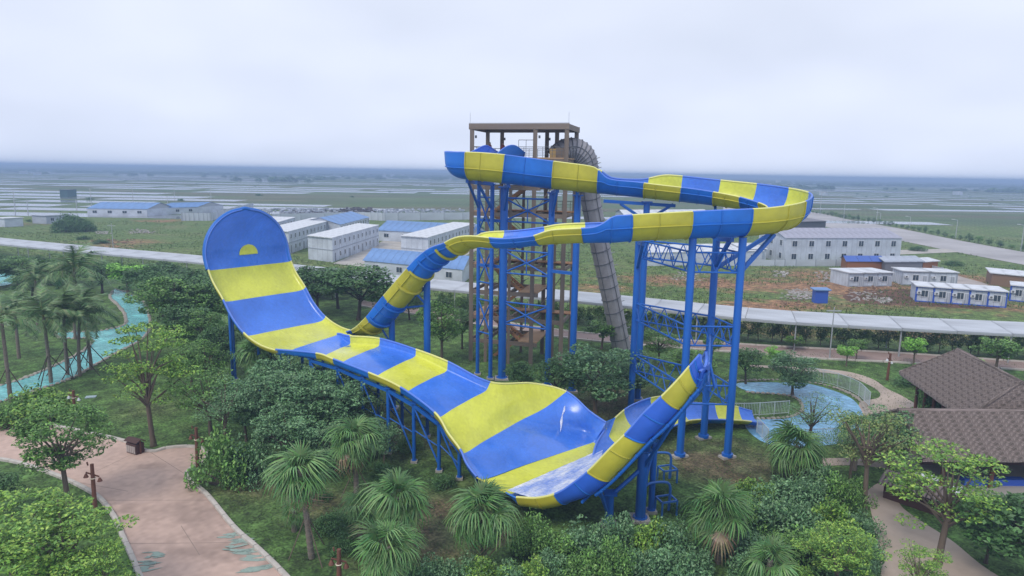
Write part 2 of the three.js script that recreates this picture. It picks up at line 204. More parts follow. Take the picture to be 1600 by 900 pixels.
// ---- lazy river on the left, pool on the right
const rocks = []; { const R = rng(77); for (let k = 0; k < 4; k++) { const g = new THREE.IcosahedronGeometry(1, 1), P = g.attributes.position; for (let i = 0; i < P.count; i++) { const f = 0.8 + 0.4 * fbm(P.getX(i) * 1.1 + k * 9, P.getY(i) * 1.1, P.getZ(i) * 1.1, 2) * 2; P.setXYZ(i, P.getX(i) * f, P.getY(i) * f * 0.7, P.getZ(i) * f); } g.computeVertexNormals(); rocks.push(g); } }
function rockEdge(pts, size, step, label) { const c = new THREE.CatmullRomCurve3(pts, false, 'centripetal'), n = Math.min(110, Math.round(c.getLength() / step)), k = new THREE.Group(); k.name = numbered('rock_edging'); k.userData = { kind: 'structure', label }; scene.add(k); const R = rng(n * 31 + 5); for (let i = 0; i <= n; i++) { const p = c.getPointAt(i / n), o = new THREE.Mesh(rocks[i % 4], M.rock); o.name = 'stone'; o.position.copy(p).setY(0.06); const s = size * rr(0.75, 1.2, R); o.scale.set(s, s * 0.8, s); o.rotation.y = rr(0, 6, R); k.add(o); } }
{
  const a = smooth(px2([[-120, 622], [0, 603], [60, 583], [110, 560], [135, 545], [140, 530], [95, 528], [90, 520], [150, 518], [190, 510], [196, 495], [185, 478], [172, 465], [176, 455]]), 70);
  const b = smooth(px2([[-120, 650], [0, 628], [70, 606], [110, 592], [150, 570], [185, 550], [215, 535], [233, 515], [232, 490], [222, 470], [200, 458], [180, 452]]), 70);
  struct('lazy_river', polySheet([...a, ...b.slice().reverse()], 0.03), M.river);
  rockEdge(a, 0.34, 0.62, 'pale rocks along the far bank of the winding river'); rockEdge(b, 0.3, 0.62, 'pale rocks along the near bank of the winding river');
  struct('lazy_river', polySheet(smooth(px2([[-60, 425], [10, 425], [22, 436], [8, 446], [-60, 448]]), 30, true), 0.03), M.river);
  const far = px2([[1150, 600], [1220, 598], [1262, 600], [1300, 610], [1330, 623], [1345, 640], [1350, 660], [1345, 675]]), near = px2([[1300, 695], [1205, 695], [1178, 682], [1166, 658], [1225, 655], [1250, 648], [1256, 636], [1240, 619], [1170, 612]]);
  struct('splash_pool', polySheet(smooth([...far, ...near], 100, true), 0.035), M.pool);
  const oe = px2([[1140, 596], [1220, 594], [1262, 597], [1303, 606], [1336, 620], [1352, 640], [1358, 664]]), ie = px2([[1160, 656], [1225, 653], [1248, 647], [1254, 636], [1238, 620], [1168, 613]]);
  rockEdge(smooth(oe, 40), 0.26, 0.5, 'pale rocks round the outer rim of the blue pool'); rockEdge(smooth(ie, 40), 0.26, 0.5, 'pale rocks round the lawn inside the bend of the blue pool');
  function fence(pts, h, label) { const t = thing('pool_fence', label, 'fence', null, 0, 'fences round the pool'); const c = new THREE.CatmullRomCurve3(pts, false, 'centripetal'), L = c.getLength(), n = Math.round(L / 1.6); for (let i = 0; i <= n; i++) { const p = c.getPointAt(i / n); part('post', bar(V3(p.x, 0, p.z), V3(p.x, h + 0.05, p.z), 0.035, 6), M.fence, t); } const P = c.getSpacedPoints(Math.max(12, n * 2)); part('rail', tube(P.map(p => V3(p.x, h, p.z)), 0.03, 5), M.fence, t); part('rail', tube(P.map(p => V3(p.x, 0.15, p.z)), 0.025, 5), M.fence, t); const gs = [], m = Math.round(L / 0.16); for (let i = 0; i < m; i++) { const p = c.getPointAt(i / m); gs.push(box(0.022, h - 0.15, 0.022, p.x, 0.15 + (h - 0.15) / 2, p.z)); } const k = part('pickets', gs, M.fence, t); k.userData.kind = 'stuff'; }
  fence(px2([[1262, 594], [1302, 603], [1337, 617], [1358, 636]]), 1.5, 'pale picket fence curving round the outer bend of the pool');
  fence(px2([[1136, 651], [1170, 651], [1232, 647]]), 1.3, 'pale picket fence on the lawn inside the pool bend');
  fence(px2([[1182, 676], [1199, 695]]), 1.4, 'short pale picket fence beside the end of the exit trough');
  fence(px2([[1256, 694], [1312, 692]]), 1.3, 'pale picket fence closing the near end of the pool');
}
// ---- fish ponds on the plain
{
  const R = rng(21); let count = 0;
  const mk = (x0, x1, z0, z1, sk) => { const w = [V3(x0, 0, z0), V3(x1, 0, z0 + sk), V3(x1, 0, z1 + sk), V3(x0, 0, z1)]; const o = struct('fish_pond', polySheet(w, 0.06), M.pond); count++; };
  for (let z = -296; z > -1080;) { const d = rr(0.75, 1.25, R) * (26 + -z * 0.05); const X = -z * 0.86; let x = -X - 60 + rr(-60, 0, R); while (x < 130) { const w = rr(70, 190, R) * (0.8 + -z / 1500); const mid = x > -X * 0.45 && z > -640 && z < -400; const skip = mid ? 0.8 : z < -820 ? 0.45 : 0.12; if (R() > skip && !(z > -330 && x > -150)) mk(x, x + w - 9 - -z * 0.01, z, z - d * rr(0.5, 0.68, R), rr(-5, 5, R)); x += w; } z -= d; }
  for (let z = -1100; z > -2600;) { const d = 120; for (let k = 0; k < 14; k++) { const x = rr(-0.85, 0.85, R) * -z, w = rr(100, 420, R); if (R() < 0.62) mk(x, x + w, z - rr(0, 60, R), z - 62 - d * rr(0.12, 0.3, R), rr(-10, 10, R)); } z -= d; }
  for (let z = -330; z > -1100;) { const d = 30 + -z * 0.05 * rr(0.7, 1.4, R); let x = (z > -450 ? 280 : 140) + rr(0, 60, R); const X = -z * 0.86 + 60; while (x < X) { const w = rr(60, 180, R) * (0.8 + -z / 1500); if (R() > 0.3) mk(x, x + w - 12, z, z - d * rr(0.2, 0.5, R), rr(-12, 12, R)); x += w; } z -= d; }
  console.log('ponds', count);
}
// ---- low wooded hills along the horizon
{
  const R = rng(3), rows = []; const g = []; const N = 520;
  for (const [z0, h0] of [[-2900, 9], [-3900, 20]]) { const A = [], B = [], C = []; for (let i = 0; i <= N; i++) { const x = (i / N - 0.5) * 2 * -z0 * 1.0; const f = x < 0 ? 1 : Math.max(0.35, 1 - x / 2200); const hh = Math.min(26.5, h0 * f * (0.85 + 0.8 * fbm(x * 0.0013, z0, 1, 4) + 0.3 * fbm(x * 0.02, z0, 4, 4)) + 1); A.push(V3(x, -0.5, z0)); B.push(V3(x, Math.max(1, hh) * .8, z0 - 40)); C.push(V3(x, Math.max(1, hh), z0 - 200)); } g.push(grid([A, B, C])); }
  struct('hills', g, std(lin(0.05, 0.085, 0.045), 1));
}

// ---------------------------------------------------------------- the water slide
const A0 = [-21.08, -59.22], D = [0.8, 0.6], Wv = [0.6, -0.8];
const SW = (s, w, h) => V3(A0[0] + D[0] * s + Wv[0] * w, h, A0[1] + D[1] * s + Wv[1] * w);
const onW = (x, y, w) => onPlane(x, y, A0[0] + Wv[0] * w, A0[1] + Wv[1] * w, D[0], D[1]);
const lerpV = (a, b, t) => a.clone().lerp(b, t);
const across = (pts, n) => new THREE.CatmullRomCurve3(pts, false, 'centripetal', 0.5).getPoints(n);
// shell: inner sheet + outer sheet a hand's breadth behind it + edge strips; the outer skin has its own paint
function shell(rows, t = 0.09) {
  const g = grid(rows), N = g.attributes.normal, n = rows.length, m = rows[0].length; let up = 0; for (let i = 0; i < N.count; i++) up += N.getY(i); const sg = up >= 0 ? -1 : 1;
  const out = rows.map((r, i) => r.map((p, j) => { const k = i * m + j; return V3(p.x + sg * t * N.getX(k), p.y + sg * t * N.getY(k), p.z + sg * t * N.getZ(k)); }));
  const edge = [grid([rows[0], out[0]]), grid([rows[n - 1], out[n - 1]]), grid([rows.map(r => r[0]), out.map(r => r[0])]), grid([rows.map(r => r[m - 1]), out.map(r => r[m - 1])])];
  return { inner: g, outer: merge([grid(out), ...edge]), outRows: out };
}
function panel(parent, rows, yellow, name = 'panel', t = 0.09, oB = M.outB) { const s = shell(rows, t); const p = part(name, s.inner, yellow ? M.inY : M.inB, parent); part('outer_skin', s.outer, yellow ? M.outY : oB, p); return { p, rows, out: s.outRows }; }
const rimStrip = (pts, r = 0.085) => tube(pts, r, 6, false, Math.min(200, pts.length * 2));
const interpRows = (stations, k, n) => { // Catmull-Rom along stations between index k and k+1
  const m = stations[0].length, out = []; for (let i = 0; i <= n; i++) { const t = i / n, row = []; for (let j = 0; j < m; j++) { const P = q => stations[Math.max(0, Math.min(stations.length - 1, q))][j]; const a = P(k - 1), b = P(k), c = P(k + 1), d = P(k + 2); const f = (A, B, C, Dd) => 0.5 * (2 * B + (C - A) * t + (2 * A - 5 * B + 4 * C - Dd) * t * t + (3 * B - A - 3 * C + Dd) * t * t * t); row.push(V3(f(a.x, b.x, c.x, d.x), f(a.y, b.y, c.y, d.y), f(a.z, b.z, c.z, d.z))); } out.push(row); } return out; };

const dish = thing('boomerang_slide', 'huge blue and yellow boomerang slide with tall rounded end wall and half-sun mark', 'water slide');
{
  // --- tall end wall: profile of the near rim (s, h); the floor lies 0.45 m behind it
  const prof = new THREE.CatmullRomCurve3([V3(0.9, 6.06, 0), V3(0, 6.0, 0), V3(-2.44, 6.12, 0), V3(-4.8, 6.8, 0), V3(-6.76, 8.09, 0), V3(-8.3, 9.77, 0), V3(-9.9, 11.3, 0), V3(-10.75, 12.9, 0), V3(-11.0, 14.4, 0), V3(-11.1, 16.2, 0), V3(-11.12, 17.85, 0)], false, 'centripetal');
  const N = 72, W = 9.35, rows = [], hs = [];
  for (let i = 0; i <= N; i++) {
    const u = 0.055 + 0.945 * (i / N), p = prof.getPoint(u), t = prof.getTangent(u), wallH = 0.62 * Math.max(0.12, Math.min(1, (14.5 - p.y) / 4)); // tangent runs up the wall
    const nx = t.y, ny = -t.x; // pointing to +s / up (inside)
    const sgn = nx * 1 + ny * 1 > 0 ? 1 : -1; const fl = V3(p.x - sgn * nx * wallH * 0.8, p.y - sgn * ny * wallH * 0.8, 0);
    let hw = W / 2; const hc = 13.25; if (p.y > hc) hw = W / 2 * Math.sqrt(Math.max(0.004, 1 - ((p.y - hc) / 4.62) ** 2));
    const c = W / 2, L = c - hw, Rr = c + hw; const e = Math.min(0.7, hw * 0.3);
    const ctl = [SW(p.x, L, p.y), SW((p.x * 0.35 + fl.x * 0.65), L + e * 0.25, p.y * 0.35 + fl.y * 0.65), SW(fl.x, L + e, fl.y), SW(fl.x, c - hw * 0.4, fl.y), SW(fl.x, c + hw * 0.4, fl.y), SW(fl.x, Rr - e, fl.y), SW((p.x * 0.35 + fl.x * 0.65), Rr - e * 0.25, p.y * 0.35 + fl.y * 0.65), SW(p.x, Rr, p.y)];
    rows.push(across(ctl, 30)); hs.push(p.y);
  }
  // bands (bottom to top): yellow, blue, yellow, blue
  const at = h => { let b = 0; for (let i = 0; i <= N; i++) if (hs[i] <= h) b = i; return b; };
  const cuts = [0, at(6.85), at(9.6), at(12.3), N];
  for (let k = 0; k < 4; k++) { const q = panel(dish, rows.slice(cuts[k], cuts[k + 1] + 1), k % 2 === 0, 'end_wall_panel', 0.1);
    const pts = rows.slice(cuts[k], cuts[k + 1] + 1); for (const e of [0, 30]) part('rim', rimStrip(pts.map(r => r[e])), k % 2 === 0 ? M.rimY : M.rimB, q.p); }
  part('rim_lip', tube([...rows.slice(cuts[3]).map(r => r[0].clone().add(V3(-0.12, 0.02, -0.09))), rows[N][15].clone().add(V3(-.1, 0.1, -.07)), ...rows.slice(cuts[3]).map(r => r[30].clone().add(V3(-0.12, 0.02, -0.09))).reverse()], 0.2, 8, false, 160), M.outB, dish);
  { // half-sun mark, a thin inlay on the wall
    const c = onPlane(386, 397, SW(-11.25, 0, 0).x, SW(-11.25, 0, 0).z, Wv[0], Wv[1]); const rad = 1.05, g = []; const P = (u, v) => { const h = c.y + v; let i = at(h); const f = rows[Math.min(N, i)][15]; const s = (f.x - A0[0]) * D[0] + (f.z - A0[1]) * D[1]; const wc = (c.x - A0[0]) * Wv[0] + (c.z - A0[1]) * Wv[1]; const q = SW(s + 0.06, wc + u, h); return q; };
    const rws = []; for (let i = 0; i <= 8; i++) { const v = rad * i / 8, hw = Math.sqrt(Math.max(0.0001, rad * rad - v * v)); rws.push(Array.from({ length: 13 }, (_, j) => P(-hw + 2 * hw * j / 12, v))); }
    part('half_sun_mark', grid(rws), M.inY, dish);
  }
  // --- return lane: rows of near rim, near floor, crease, far rim
  const st = (n, c, f, dn = 0.5) => { const nb = n.clone().lerp(c, 0.035); nb.y = n.y - dn; const cc = c.clone(); return [n, nb, cc, f]; };
  const S = [
    st(SW(-0.3, 0, 6.02), SW(-0.3, 5.55, 5.72), SW(-0.3, 6.0, 5.75), 0.42),
    st(onW(431, 546, 0), onW(526, 523.5, 5.55), onW(527, 521.5, 5.75), 0.45),
    st(onW(494, 552, 0), onW(547, 537, 5.15), onW(547, 525, 5.25)),
    st(onW(521, 561, 0), onW(592, 540, 5.1), onW(594, 529, 5.25)),
    st(onW(576, 582, 0), onW(649, 556, 5.15), onW(650, 546, 5.3)),
    st(onW(626, 605, 0), onW(698, 579, 5.2), onW(700, 565, 5.4)),
    st(onW(679, 644, -0.15), onW(760, 609.5, 6.0), onW(766, 597, 6.5)),
    st(G(700, 676, 3.75), G(786, 632, 4.0), G(832, 599, 4.95)),
    st(G(719, 702, 3.1), G(815, 656, 2.75), G(885, 612, 4.35), 0.4),
    st(G(729, 724, 2.5), G(905, 672, 1.75), G(922, 643, 3.35), 0.3),
    st(G(745, 745, 2.05), G(927, 691, 1.35), G(947, 660, 2.75), 0.3),
  ];
  const prm = S.map(r => across([r[0], r[1], lerpV(r[1], r[2], 0.33), lerpV(r[1], r[2], 0.7), r[2], lerpV(r[2], r[3], .5).addScaledVector(V3(0, -1, 0), 0.05 * r[2].distanceTo(r[3])), r[3]], 26));
  const bandsL = [[1, 2, 0], [2, 3, 1], [3, 4, 0], [4, 5, 1], [5, 6, 0], [6, 8, 1]];
  const mkBand = (a, b, y, nm) => { let R = []; for (let k = a; k < b; k++) { const q = interpRows(prm, k, 9); R = R.concat(k > a ? q.slice(1) : q); } const q = panel(dish, R, !!y, nm || 'lane_panel'); for (const e of [0, 26]) part('rim', rimStrip(R.map(r => r[e])), y ? M.rimY : M.rimB, q.p);
    // near fascia: the edge beam under the rim
    const fr = R.map(r => { const t = r[0]; return [V3(t.x, t.y - 0.03, t.z).addScaledVector(V3(-Wv[0], 0, -Wv[1]), 0.1), V3(t.x, t.y - 0.5, t.z).addScaledVector(V3(Wv[0], 0, Wv[1]), 0.12), V3(t.x, t.y - 0.62, t.z).addScaledVector(V3(Wv[0], 0, Wv[1]), 0.5)]; }); part('edge_skirt', grid(fr), y ? M.outY : M.outB, q.p); return q; };
  for (const [a, b, y] of bandsL) mkBand(a, b, y);
  // --- blue fan panel, yellow wedge and the wet valley, fanning out before the ramp
  mkBand(8, 10, 0, 'fan_panel');
  { // thin run of white water from a nozzle on the far bank
    const fine = [...interpRows(prm, 8, 40), ...interpRows(prm, 9, 40)], near = (x, y) => { let b = null, bd = 1e9; for (const r of fine) for (let j = 12; j < 26; j++) for (const f of [0, 0.33, 0.66]) { const q = lerpV(r[j], r[j + 1], f), [a, c] = proj(q), d = (a - x) ** 2 + (c - y) ** 2; if (d < bd) { bd = d; b = q; } } return b; };
    const L = [[883, 635, 0.7], [881.5, 642, 1.5], [879, 650, 1.3], [878, 658, 2.0], [876, 667, 1.2], [875.5, 676, 0.5]]; part('nozzle_water', grid(L.map(([x, y, w]) => [-1, -0.3, 0.3, 1].map(k => near(x + k * w, y).clone().add(V3(-0.02, 0.05, 0.03))))), M.foam, dish);
  }
}
let rampLow;
// --- ramp: near rim on its own vertical plane, rising to the right
const RA = [1.8, -39.53], RD = [0.87, 0.493], RW = [0.493, -0.87];
const onR = (x, y, w = 0) => onPlane(x, y, RA[0] + RW[0] * w, RA[1] + RW[1] * w, RD[0], RD[1]);
{
  const rimPx = [[807, 777], [840, 778], [872, 770], [900, 752], [922, 734], [955, 700], [980, 676], [1007, 645], [1038, 616], [1062, 591], [1080, 570], [1094, 554]];
  const lowPx = [[812, 793], [850, 797], [885, 788], [921, 774], [951, 750], [983, 717], [1008, 690], [1036, 664], [1060, 638], [1076, 617], [1088, 603], [1096, 578]];
  const rim = smooth(rimPx.map(p => onR(...p)), 60), low = smooth(lowPx.map(p => onR(...p, 0.12)), 60);
  rampLow = low;
  const wid = u => u < 0.2 ? 9.2 - 1.6 * (u / 0.2) : u < 0.45 ? 7.6 : 7.6 - 6.4 * (u - 0.45) / 0.55;
  const rows = rim.map((r, i) => { const u = i / 60, w = wid(u), l = low[i]; const o = (p, q) => V3(p.x + RW[0] * q, p.y, p.z + RW[1] * q); const e = 0.7;
    const a = 0, b = w;
    const mid = lerpV(r, l, 0.55); const far = i < 16 ? lerpV(l, r, 0.04) : lerpV(l, r, Math.min(0.9, 0.04 + (i - 16) * 0.05));
    return across([o(r, a), o(mid, a + 0.02), o(lerpV(r, l, 0.88), a + e * 0.35), o(l, a + e), o(l, (a + b) / 2 - 1), o(l, (a + b) / 2 + 1), o(l, b - e), o(lerpV(far, l, .88), b - e * .35), o(lerpV(far, l, .55), b - 0.02), o(far, b)], 36); });
  const cutPx = [[0, 1], [887, 0], [922, 1], [990, 0], [1040, 1], [1081, 0]]; // rim px where each colour starts
  const idxOf = x => { let b = 0; for (let i = 0; i <= 60; i++) if (proj(rim[i])[0] <= x) b = i; return b; };
  const cuts = [0, idxOf(868), idxOf(921), idxOf(981), idxOf(1038), idxOf(1079), 60];
  for (let k = 0; k < 6; k++) { const R = rows.slice(cuts[k], cuts[k + 1] + 1); if (R.length < 2) continue; const y = k % 2 === 0; const q = panel(dish, R, y, 'ramp_panel', 0.1, M.rampB); for (const e of k > 1 ? [0, 36] : [0]) part('rim', rimStrip(R.map(r => r[e])), y ? M.rimY : M.rimB, q.p);
    const mid = q.out[Math.floor(q.out.length / 2)]; part('seam', tube(mid.slice(0, 30), 0.055, 5, false, 40), y ? M.outY : M.outB, q.p); if (k) part('seam', tube(q.out[0].slice(0, 30), 0.06, 5, false, 40), y ? M.outY : M.outB, q.p); }
  { const R = rows.slice(-1)[0]; part('rim_lip', rimStrip(R, 0.08), M.rimB, dish); }
  // purlins under the ramp back
  for (let k = 0; k < 3; k++) part('purlin', tube(low.map((p, i) => { const q = 0.3 + k * (wid(i / 60) - 0.9) / 2; return V3(p.x + RW[0] * q + 0.1, p.y - 0.22, p.z + RW[1] * q); }).filter((_, i) => i > 16), 0.1, 6, false, 60), M.steelB, dish);
  for (let i = 14; i < 60; i += 5) { const p = low[i]; part('cross_beam', beam(V3(p.x + RW[0] * 0.1 + 0.1, p.y - 0.2, p.z + RW[1] * 0.1), V3(p.x + RW[0] * (wid(i / 60) - 0.3) + 0.1, p.y - 0.2, p.z + RW[1] * (wid(i / 60) - 0.3)), 0.14, 0.14), M.steelB, dish); }
  // --- wedge and valley between the fan panel and the ramp foot
  const nA = [G(745, 745, 2.05), G(771, 758, 1.85), G(790, 768, 1.85), rim[0].clone()];
  const cA = [G(927, 691, 1.35), G(934, 695, 1.25), G(942, 702, 1.1), G(962, 716, 1.0)];
  const fA = [G(947, 660, 2.75), G(955, 656, 2.6), G(962, 652, 2.6), G(968, 650, 2.6)];
  const strip = (i, a, b, lowN) => { const r = []; for (let k = 0; k <= 8; k++) { const t = k / 8; const n = lerpV(nA[i], nA[i + 1], t), c = lerpV(cA[i], cA[i + 1], t), f = lerpV(fA[i], fA[i + 1], t); const nb = n.clone().lerp(c, 0.04); nb.y = n.y - 0.35; r.push([n, nb, c, f]); } return r; };
  const yR = strip(0).map(r => across([r[0], r[1], lerpV(r[1], r[2], 0.35), lerpV(r[1], r[2], 0.7), r[2]], 18)), y2 = strip(1).map(r => across([r[0], r[1], lerpV(r[1], r[2], 0.35), lerpV(r[1], r[2], 0.7), r[2]], 18));
  panel(dish, [...yR, ...y2.slice(1)], true, 'wedge_panel');
  panel(dish, [...strip(0), ...strip(1).slice(1)].map(r => across([r[2], lerpV(r[2], r[3], 0.5).add(V3(0, -0.12, 0)), r[3]], 8)), false, 'far_bank_panel');
  const v = strip(2).map((r, k) => { const t = k / 8; const l0 = low[0].clone(); return across([r[0], r[1].clone().setY(r[1].y - t * 0.35), lerpV(r[1], r[2], 0.35).add(V3(0, -0.22 * t, 0)), lerpV(r[1], r[2], 0.7).add(V3(0, -0.1 * t, 0)), r[2]], 18); });
  panel(dish, v, false, 'valley_panel');
  // foaming run-off water lying in the valley
  const wr = []; { const n0 = nA[2], n1 = V3(rim[12].x, 0, rim[12].z); const a0 = lerpV(nA[2], cA[2], 0.012), b0 = cA[2], a1 = rows[7][4], b1 = rows[7][30]; for (let i = 0; i <= 20; i++) { const t = i / 20, row = []; for (let j = 0; j <= 40; j++) { const s = j / 40; const P0 = lerpV(a0, b0, s), P1 = lerpV(a1, b1, s), q = lerpV(P0, P1, t); q.y = Math.max(1.62 - 0.42 * s, q.y + 0.03) + 0.05 * fbm(i * 0.5, j * 0.4, 3, 3) + 0.02; row.push(q); } wr.push(row); } }
  const wt = part('runoff_water', grid(wr), M.foam, dish);
}
// --- swept open channels
function sweep(list) { // list: [x, z, bottomHeight, leftWall, rightWall]; left/right along travel
  const P = new THREE.CatmullRomCurve3(list.map(p => V3(p[0], p[2], p[1])), false, 'centripetal'), Wc = new THREE.CatmullRomCurve3(list.map((p, i) => V3(p[3], p[4], i)), false, 'catmullrom', 0.4);
  const Rc = new THREE.CatmullRomCurve3(list.map((p, i) => V3(p[5] || 0, i, 0)), false, 'catmullrom', 0.3); return { P, Wc, Rc, n: list.length - 1, own: list.some(p => p[5]) };
}
function section(sw, u, R = 1.65, off = 0, seg = 22) {
  if (sw.own) R = sw.Rc.getPoint(u).x;
  const p = sw.P.getPoint(u), t = sw.P.getTangent(u), side = V3(-t.z, 0, t.x).normalize(); // right-hand side of travel
  const up = side.clone().cross(t).normalize(); if (up.y < 0) up.negate(); const w = sw.Wc.getPoint(u), Ro = R + off; const pts = [];
  const halfPts = (h, sg) => { const a = []; const thMax = Math.acos(Math.max(0, 1 - Math.min(h, R) / R)); for (let i = 0; i <= 9; i++) { const th = thMax * i / 9; a.push([sg * Ro * Math.sin(th), R - Ro * Math.cos(th)]); } const ext = Math.max(0.001, h - R); for (let i = 1; i <= 2; i++) a.push([sg * (Ro * Math.sin(thMax) + ext * 0.06 * i / 2), (R - Ro * Math.cos(thMax)) + ext * i / 2]); return a; };
  const L = halfPts(w.x, -1), Rr = halfPts(w.y, 1); const seq = [...L.slice(1).reverse(), ...Rr];
  return seq.map(([x, y]) => p.clone().addScaledVector(side, x).addScaledVector(up, y));
}
function channel(parent, sw, cuts, firstYellow, o = {}) {
  const R = o.R || 1.65; let y = firstYellow;
  for (let k = 0; k < cuts.length - 1; k++, y = !y) {
    const n = Math.max(4, Math.round((cuts[k + 1] - cuts[k]) * sw.n * 7)), rows = []; for (let i = 0; i <= n; i++) rows.push(section(sw, cuts[k] + (cuts[k + 1] - cuts[k]) * i / n, R));
    const q = panel(parent, rows, y, 'channel_panel', 0.07), m = rows[0].length - 1;
    for (const e of [0, m]) part('rim', rimStrip(q.rows.map(r => r[e]), 0.075), y ? M.rimY : M.rimB, q.p);
    for (const i of [0, Math.floor(n / 2)]) part('seam', tube(section(sw, cuts[k] + (cuts[k + 1] - cuts[k]) * i / n, R, 0.1), 0.05, 5, false, 40), y ? M.outY : M.outB, q.p);
    if (o.flange) for (const j of o.flange) part('flange', tube(q.out.map((r, i) => lerpV(r[j], r[j], 0).addScaledVector(r[j].clone().sub(r[m >> 1]).setY(0).normalize(), 0.04)), 0.06, 5, false, n * 2), y ? M.outY : M.outB, q.p);
  }
}
const flume = thing('water_slide', 'winding open blue and yellow flume looping from the tower to the boomerang slide', 'water slide');
const FL = [
  [-0.3, -77.6, 22.75, 1.5, 1.5], [-1.6, -75.2, 22.5, 2.35, 2.35], [-3.4, -73, 22.0, 1.5, 2.0], [-5.0, -70.6, 21.6, 1.5, 2.4], [-4.9, -68.2, 21.35, 1.5, 2.5], [-2.6, -67.3, 21.15, 1.5, 2.6], [1, -67.2, 20.8, 1.6, 2.6], [5, -66.6, 20.45, 1.8, 2.5], [7.6, -66.05, 20.25, 2.2, 2.35], [9.1, -65.7, 20.15, 1.5, 1.4], [11.6, -65.05, 19.95, 1.6, 1.35], [14, -64.3, 19.75, 2.25, 1.3], [18.5, -63, 19.35, 2.25, 1.2], [21.4, -60.9, 18.95, 2.3, 1.1], [22.75, -57.6, 18.5, 2.3, 1.0], [21.3, -54.1, 18.0, 2.2, 1.1], [18.5, -52.1, 17.65, 2.1, 1.2], [13.5, -51.3, 17.4, 2.05, 1.2], [8.6, -51.1, 17.1, 2.0, 1.3], [7.5, -51.15, 17.0, 1.95, 1.3], [6.2, -51.3, 16.95, 1.2, 1.3], [3.4, -51.9, 16.75, 1.1, 1.3], [1.9, -52.35, 16.55, 0.75, 1.2], [-0.3, -53.2, 16.2, 0.8, 1.2],
];
{ // the drop follows the return lane's far side; its near rim comes from the photograph
  const rimD = [[725, 369], [700, 379], [677, 391], [660, 404], [640, 426], [604, 468], [575, 501], [553, 514], [535, 520]];
  const dep = [0.95, 0.95, 1.0, 1.1, 1.2, 1.25, 1.1, 0.8, 0.3];
  const cw = 7.0; rimD.forEach((p, i) => { const q = onW(p[0], p[1], 5.6); const s = (q.x - A0[0]) * D[0] + (q.z - A0[1]) * D[1]; const b = SW(s, cw, q.y - dep[i]); FL.push([b.x, b.z, b.y, dep[i] / (i > 1 && i < 7 ? 0.85 : 1), 1.0, [1.6, 1.5, 1.35, 1.25, 1.2, 1.2, 1.25, 1.4, 1.55][i]]); });
}
FL.forEach(p => { if (!p[5]) p[5] = 1.65; });
const flS = sweep(FL);
const findU = (px, i0, i1, sideIdx) => { let best = 0, bd = 1e9; for (let i = 0; i <= 400; i++) { const u = (i0 + (i1 - i0) * i / 400) / flS.n; const s = section(flS, u); const x = proj(s[sideIdx < 0 ? s.length - 1 - 3 : 3])[0]; const d = Math.abs(x - px); if (d < bd) { bd = d; best = u; } } return best; };
{
  const nr = -1, nl = 1;
  const nn = flS.n, cuts = [0, findU(725, 4.4, 8, nr), findU(787, 4.6, 8, nr), findU(863, 5, 8.5, nr), findU(934, 6.5, 10, nr), findU(1006, 9, 12, nr), findU(1064, 10, 13, nr), findU(1114, 10.5, 13, nr), findU(1156, 11, 13.2, nr), 13.45 / nn, 14.05 / nn, 15.05 / nn, findU(1175, 15, 18.5, nl), findU(1082, 15.5, 18.5, nl), findU(988, 16, 19, nl), findU(908, 18, 22, nl), findU(835, 19, 24, nl), findU(765, 21, 25, nl), findU(697, 23, 28, nl), findU(640, 25, 30, nl), findU(604, 26, 31, nl), findU(575, 27, 31.6, nl), findU(550, 28, 31.9, nl), 1];
  channel(flume, flS, cuts, false, { flange: [4, 18] });
}
// exit trough into the pool
const exitS = sweep([[6.9, -46.6, 0.72, 0.25, 0.2], [8.5, -49.3, 0.85, 1.0, 0.3], [10.3, -52.2, 0.8, 1.55, 0.4], [12.3, -55.2, 0.65, 1.8, 0.6], [14.6, -57.2, 0.55, 1.8, 0.75], [17, -58.1, 0.42, 1.1, 0.75], [20, -58.3, 0.35, 0.95, 0.7], [22.2, -58.4, 0.22, 0.6, 0.5]]);
const exitT = thing('exit_trough', 'low blue and yellow exit trough running out into the pool', 'water slide');
channel(exitT, exitS, [0, 0.2, 0.36, 0.52, 0.66, 0.8, 0.92, 1], false, { R: 2.1 });

// ---------------------------------------------------------------- supports
function plate(p, r) { return [new THREE.CylinderGeometry(r * 1.5, r * 1.5, 0.06, 14).translate(p.x, 0.18, p.z), box(r * 3.8, 0.2, r * 3.8, p.x, 0.08, p.z)]; }
function column(foot, top, r, label, group = 'blue columns under the slide') { const t = thing('support_column', label, 'column', V3(foot.x, 0, foot.z), 0, group); const z = V3(0, 0, 0), tp = V3(top.x - foot.x, top.y, top.z - foot.z); part('pipe', bar(z, tp, r, 14), M.steelB, t); part('base_plate', new THREE.CylinderGeometry(r * 1.45, r * 1.45, 0.08, 14).translate(0, 0.2, 0), M.steelB, t); part('footing', box(r * 3.6, 0.22, r * 3.6, 0, 0.07, 0), M.conc, t); part('top_plate', box(r * 3, 0.12, r * 3, tp.x, tp.y, tp.z), M.steelB, t); return t; }
function lattice(t, a, b, h, r = 0.07, n = 4) { // flat lattice girder between two points (top chord height a.y)
  const a2 = a.clone().setY(a.y - h), b2 = b.clone().setY(b.y - h); part('chord', bar(a, b, r, 6), M.steelB, t); part('chord', bar(a2, b2, r, 6), M.steelB, t);
  for (let i = 0; i < n; i++) { const p = lerpV(a, b, i / n), q = lerpV(a2, b2, (i + 0.5) / n), s = lerpV(a, b, (i + 1) / n); part('brace', bar(p, q, r * 0.6, 5), M.steelB, t); part('brace', bar(q, s, r * 0.6, 5), M.steelB, t); }
}
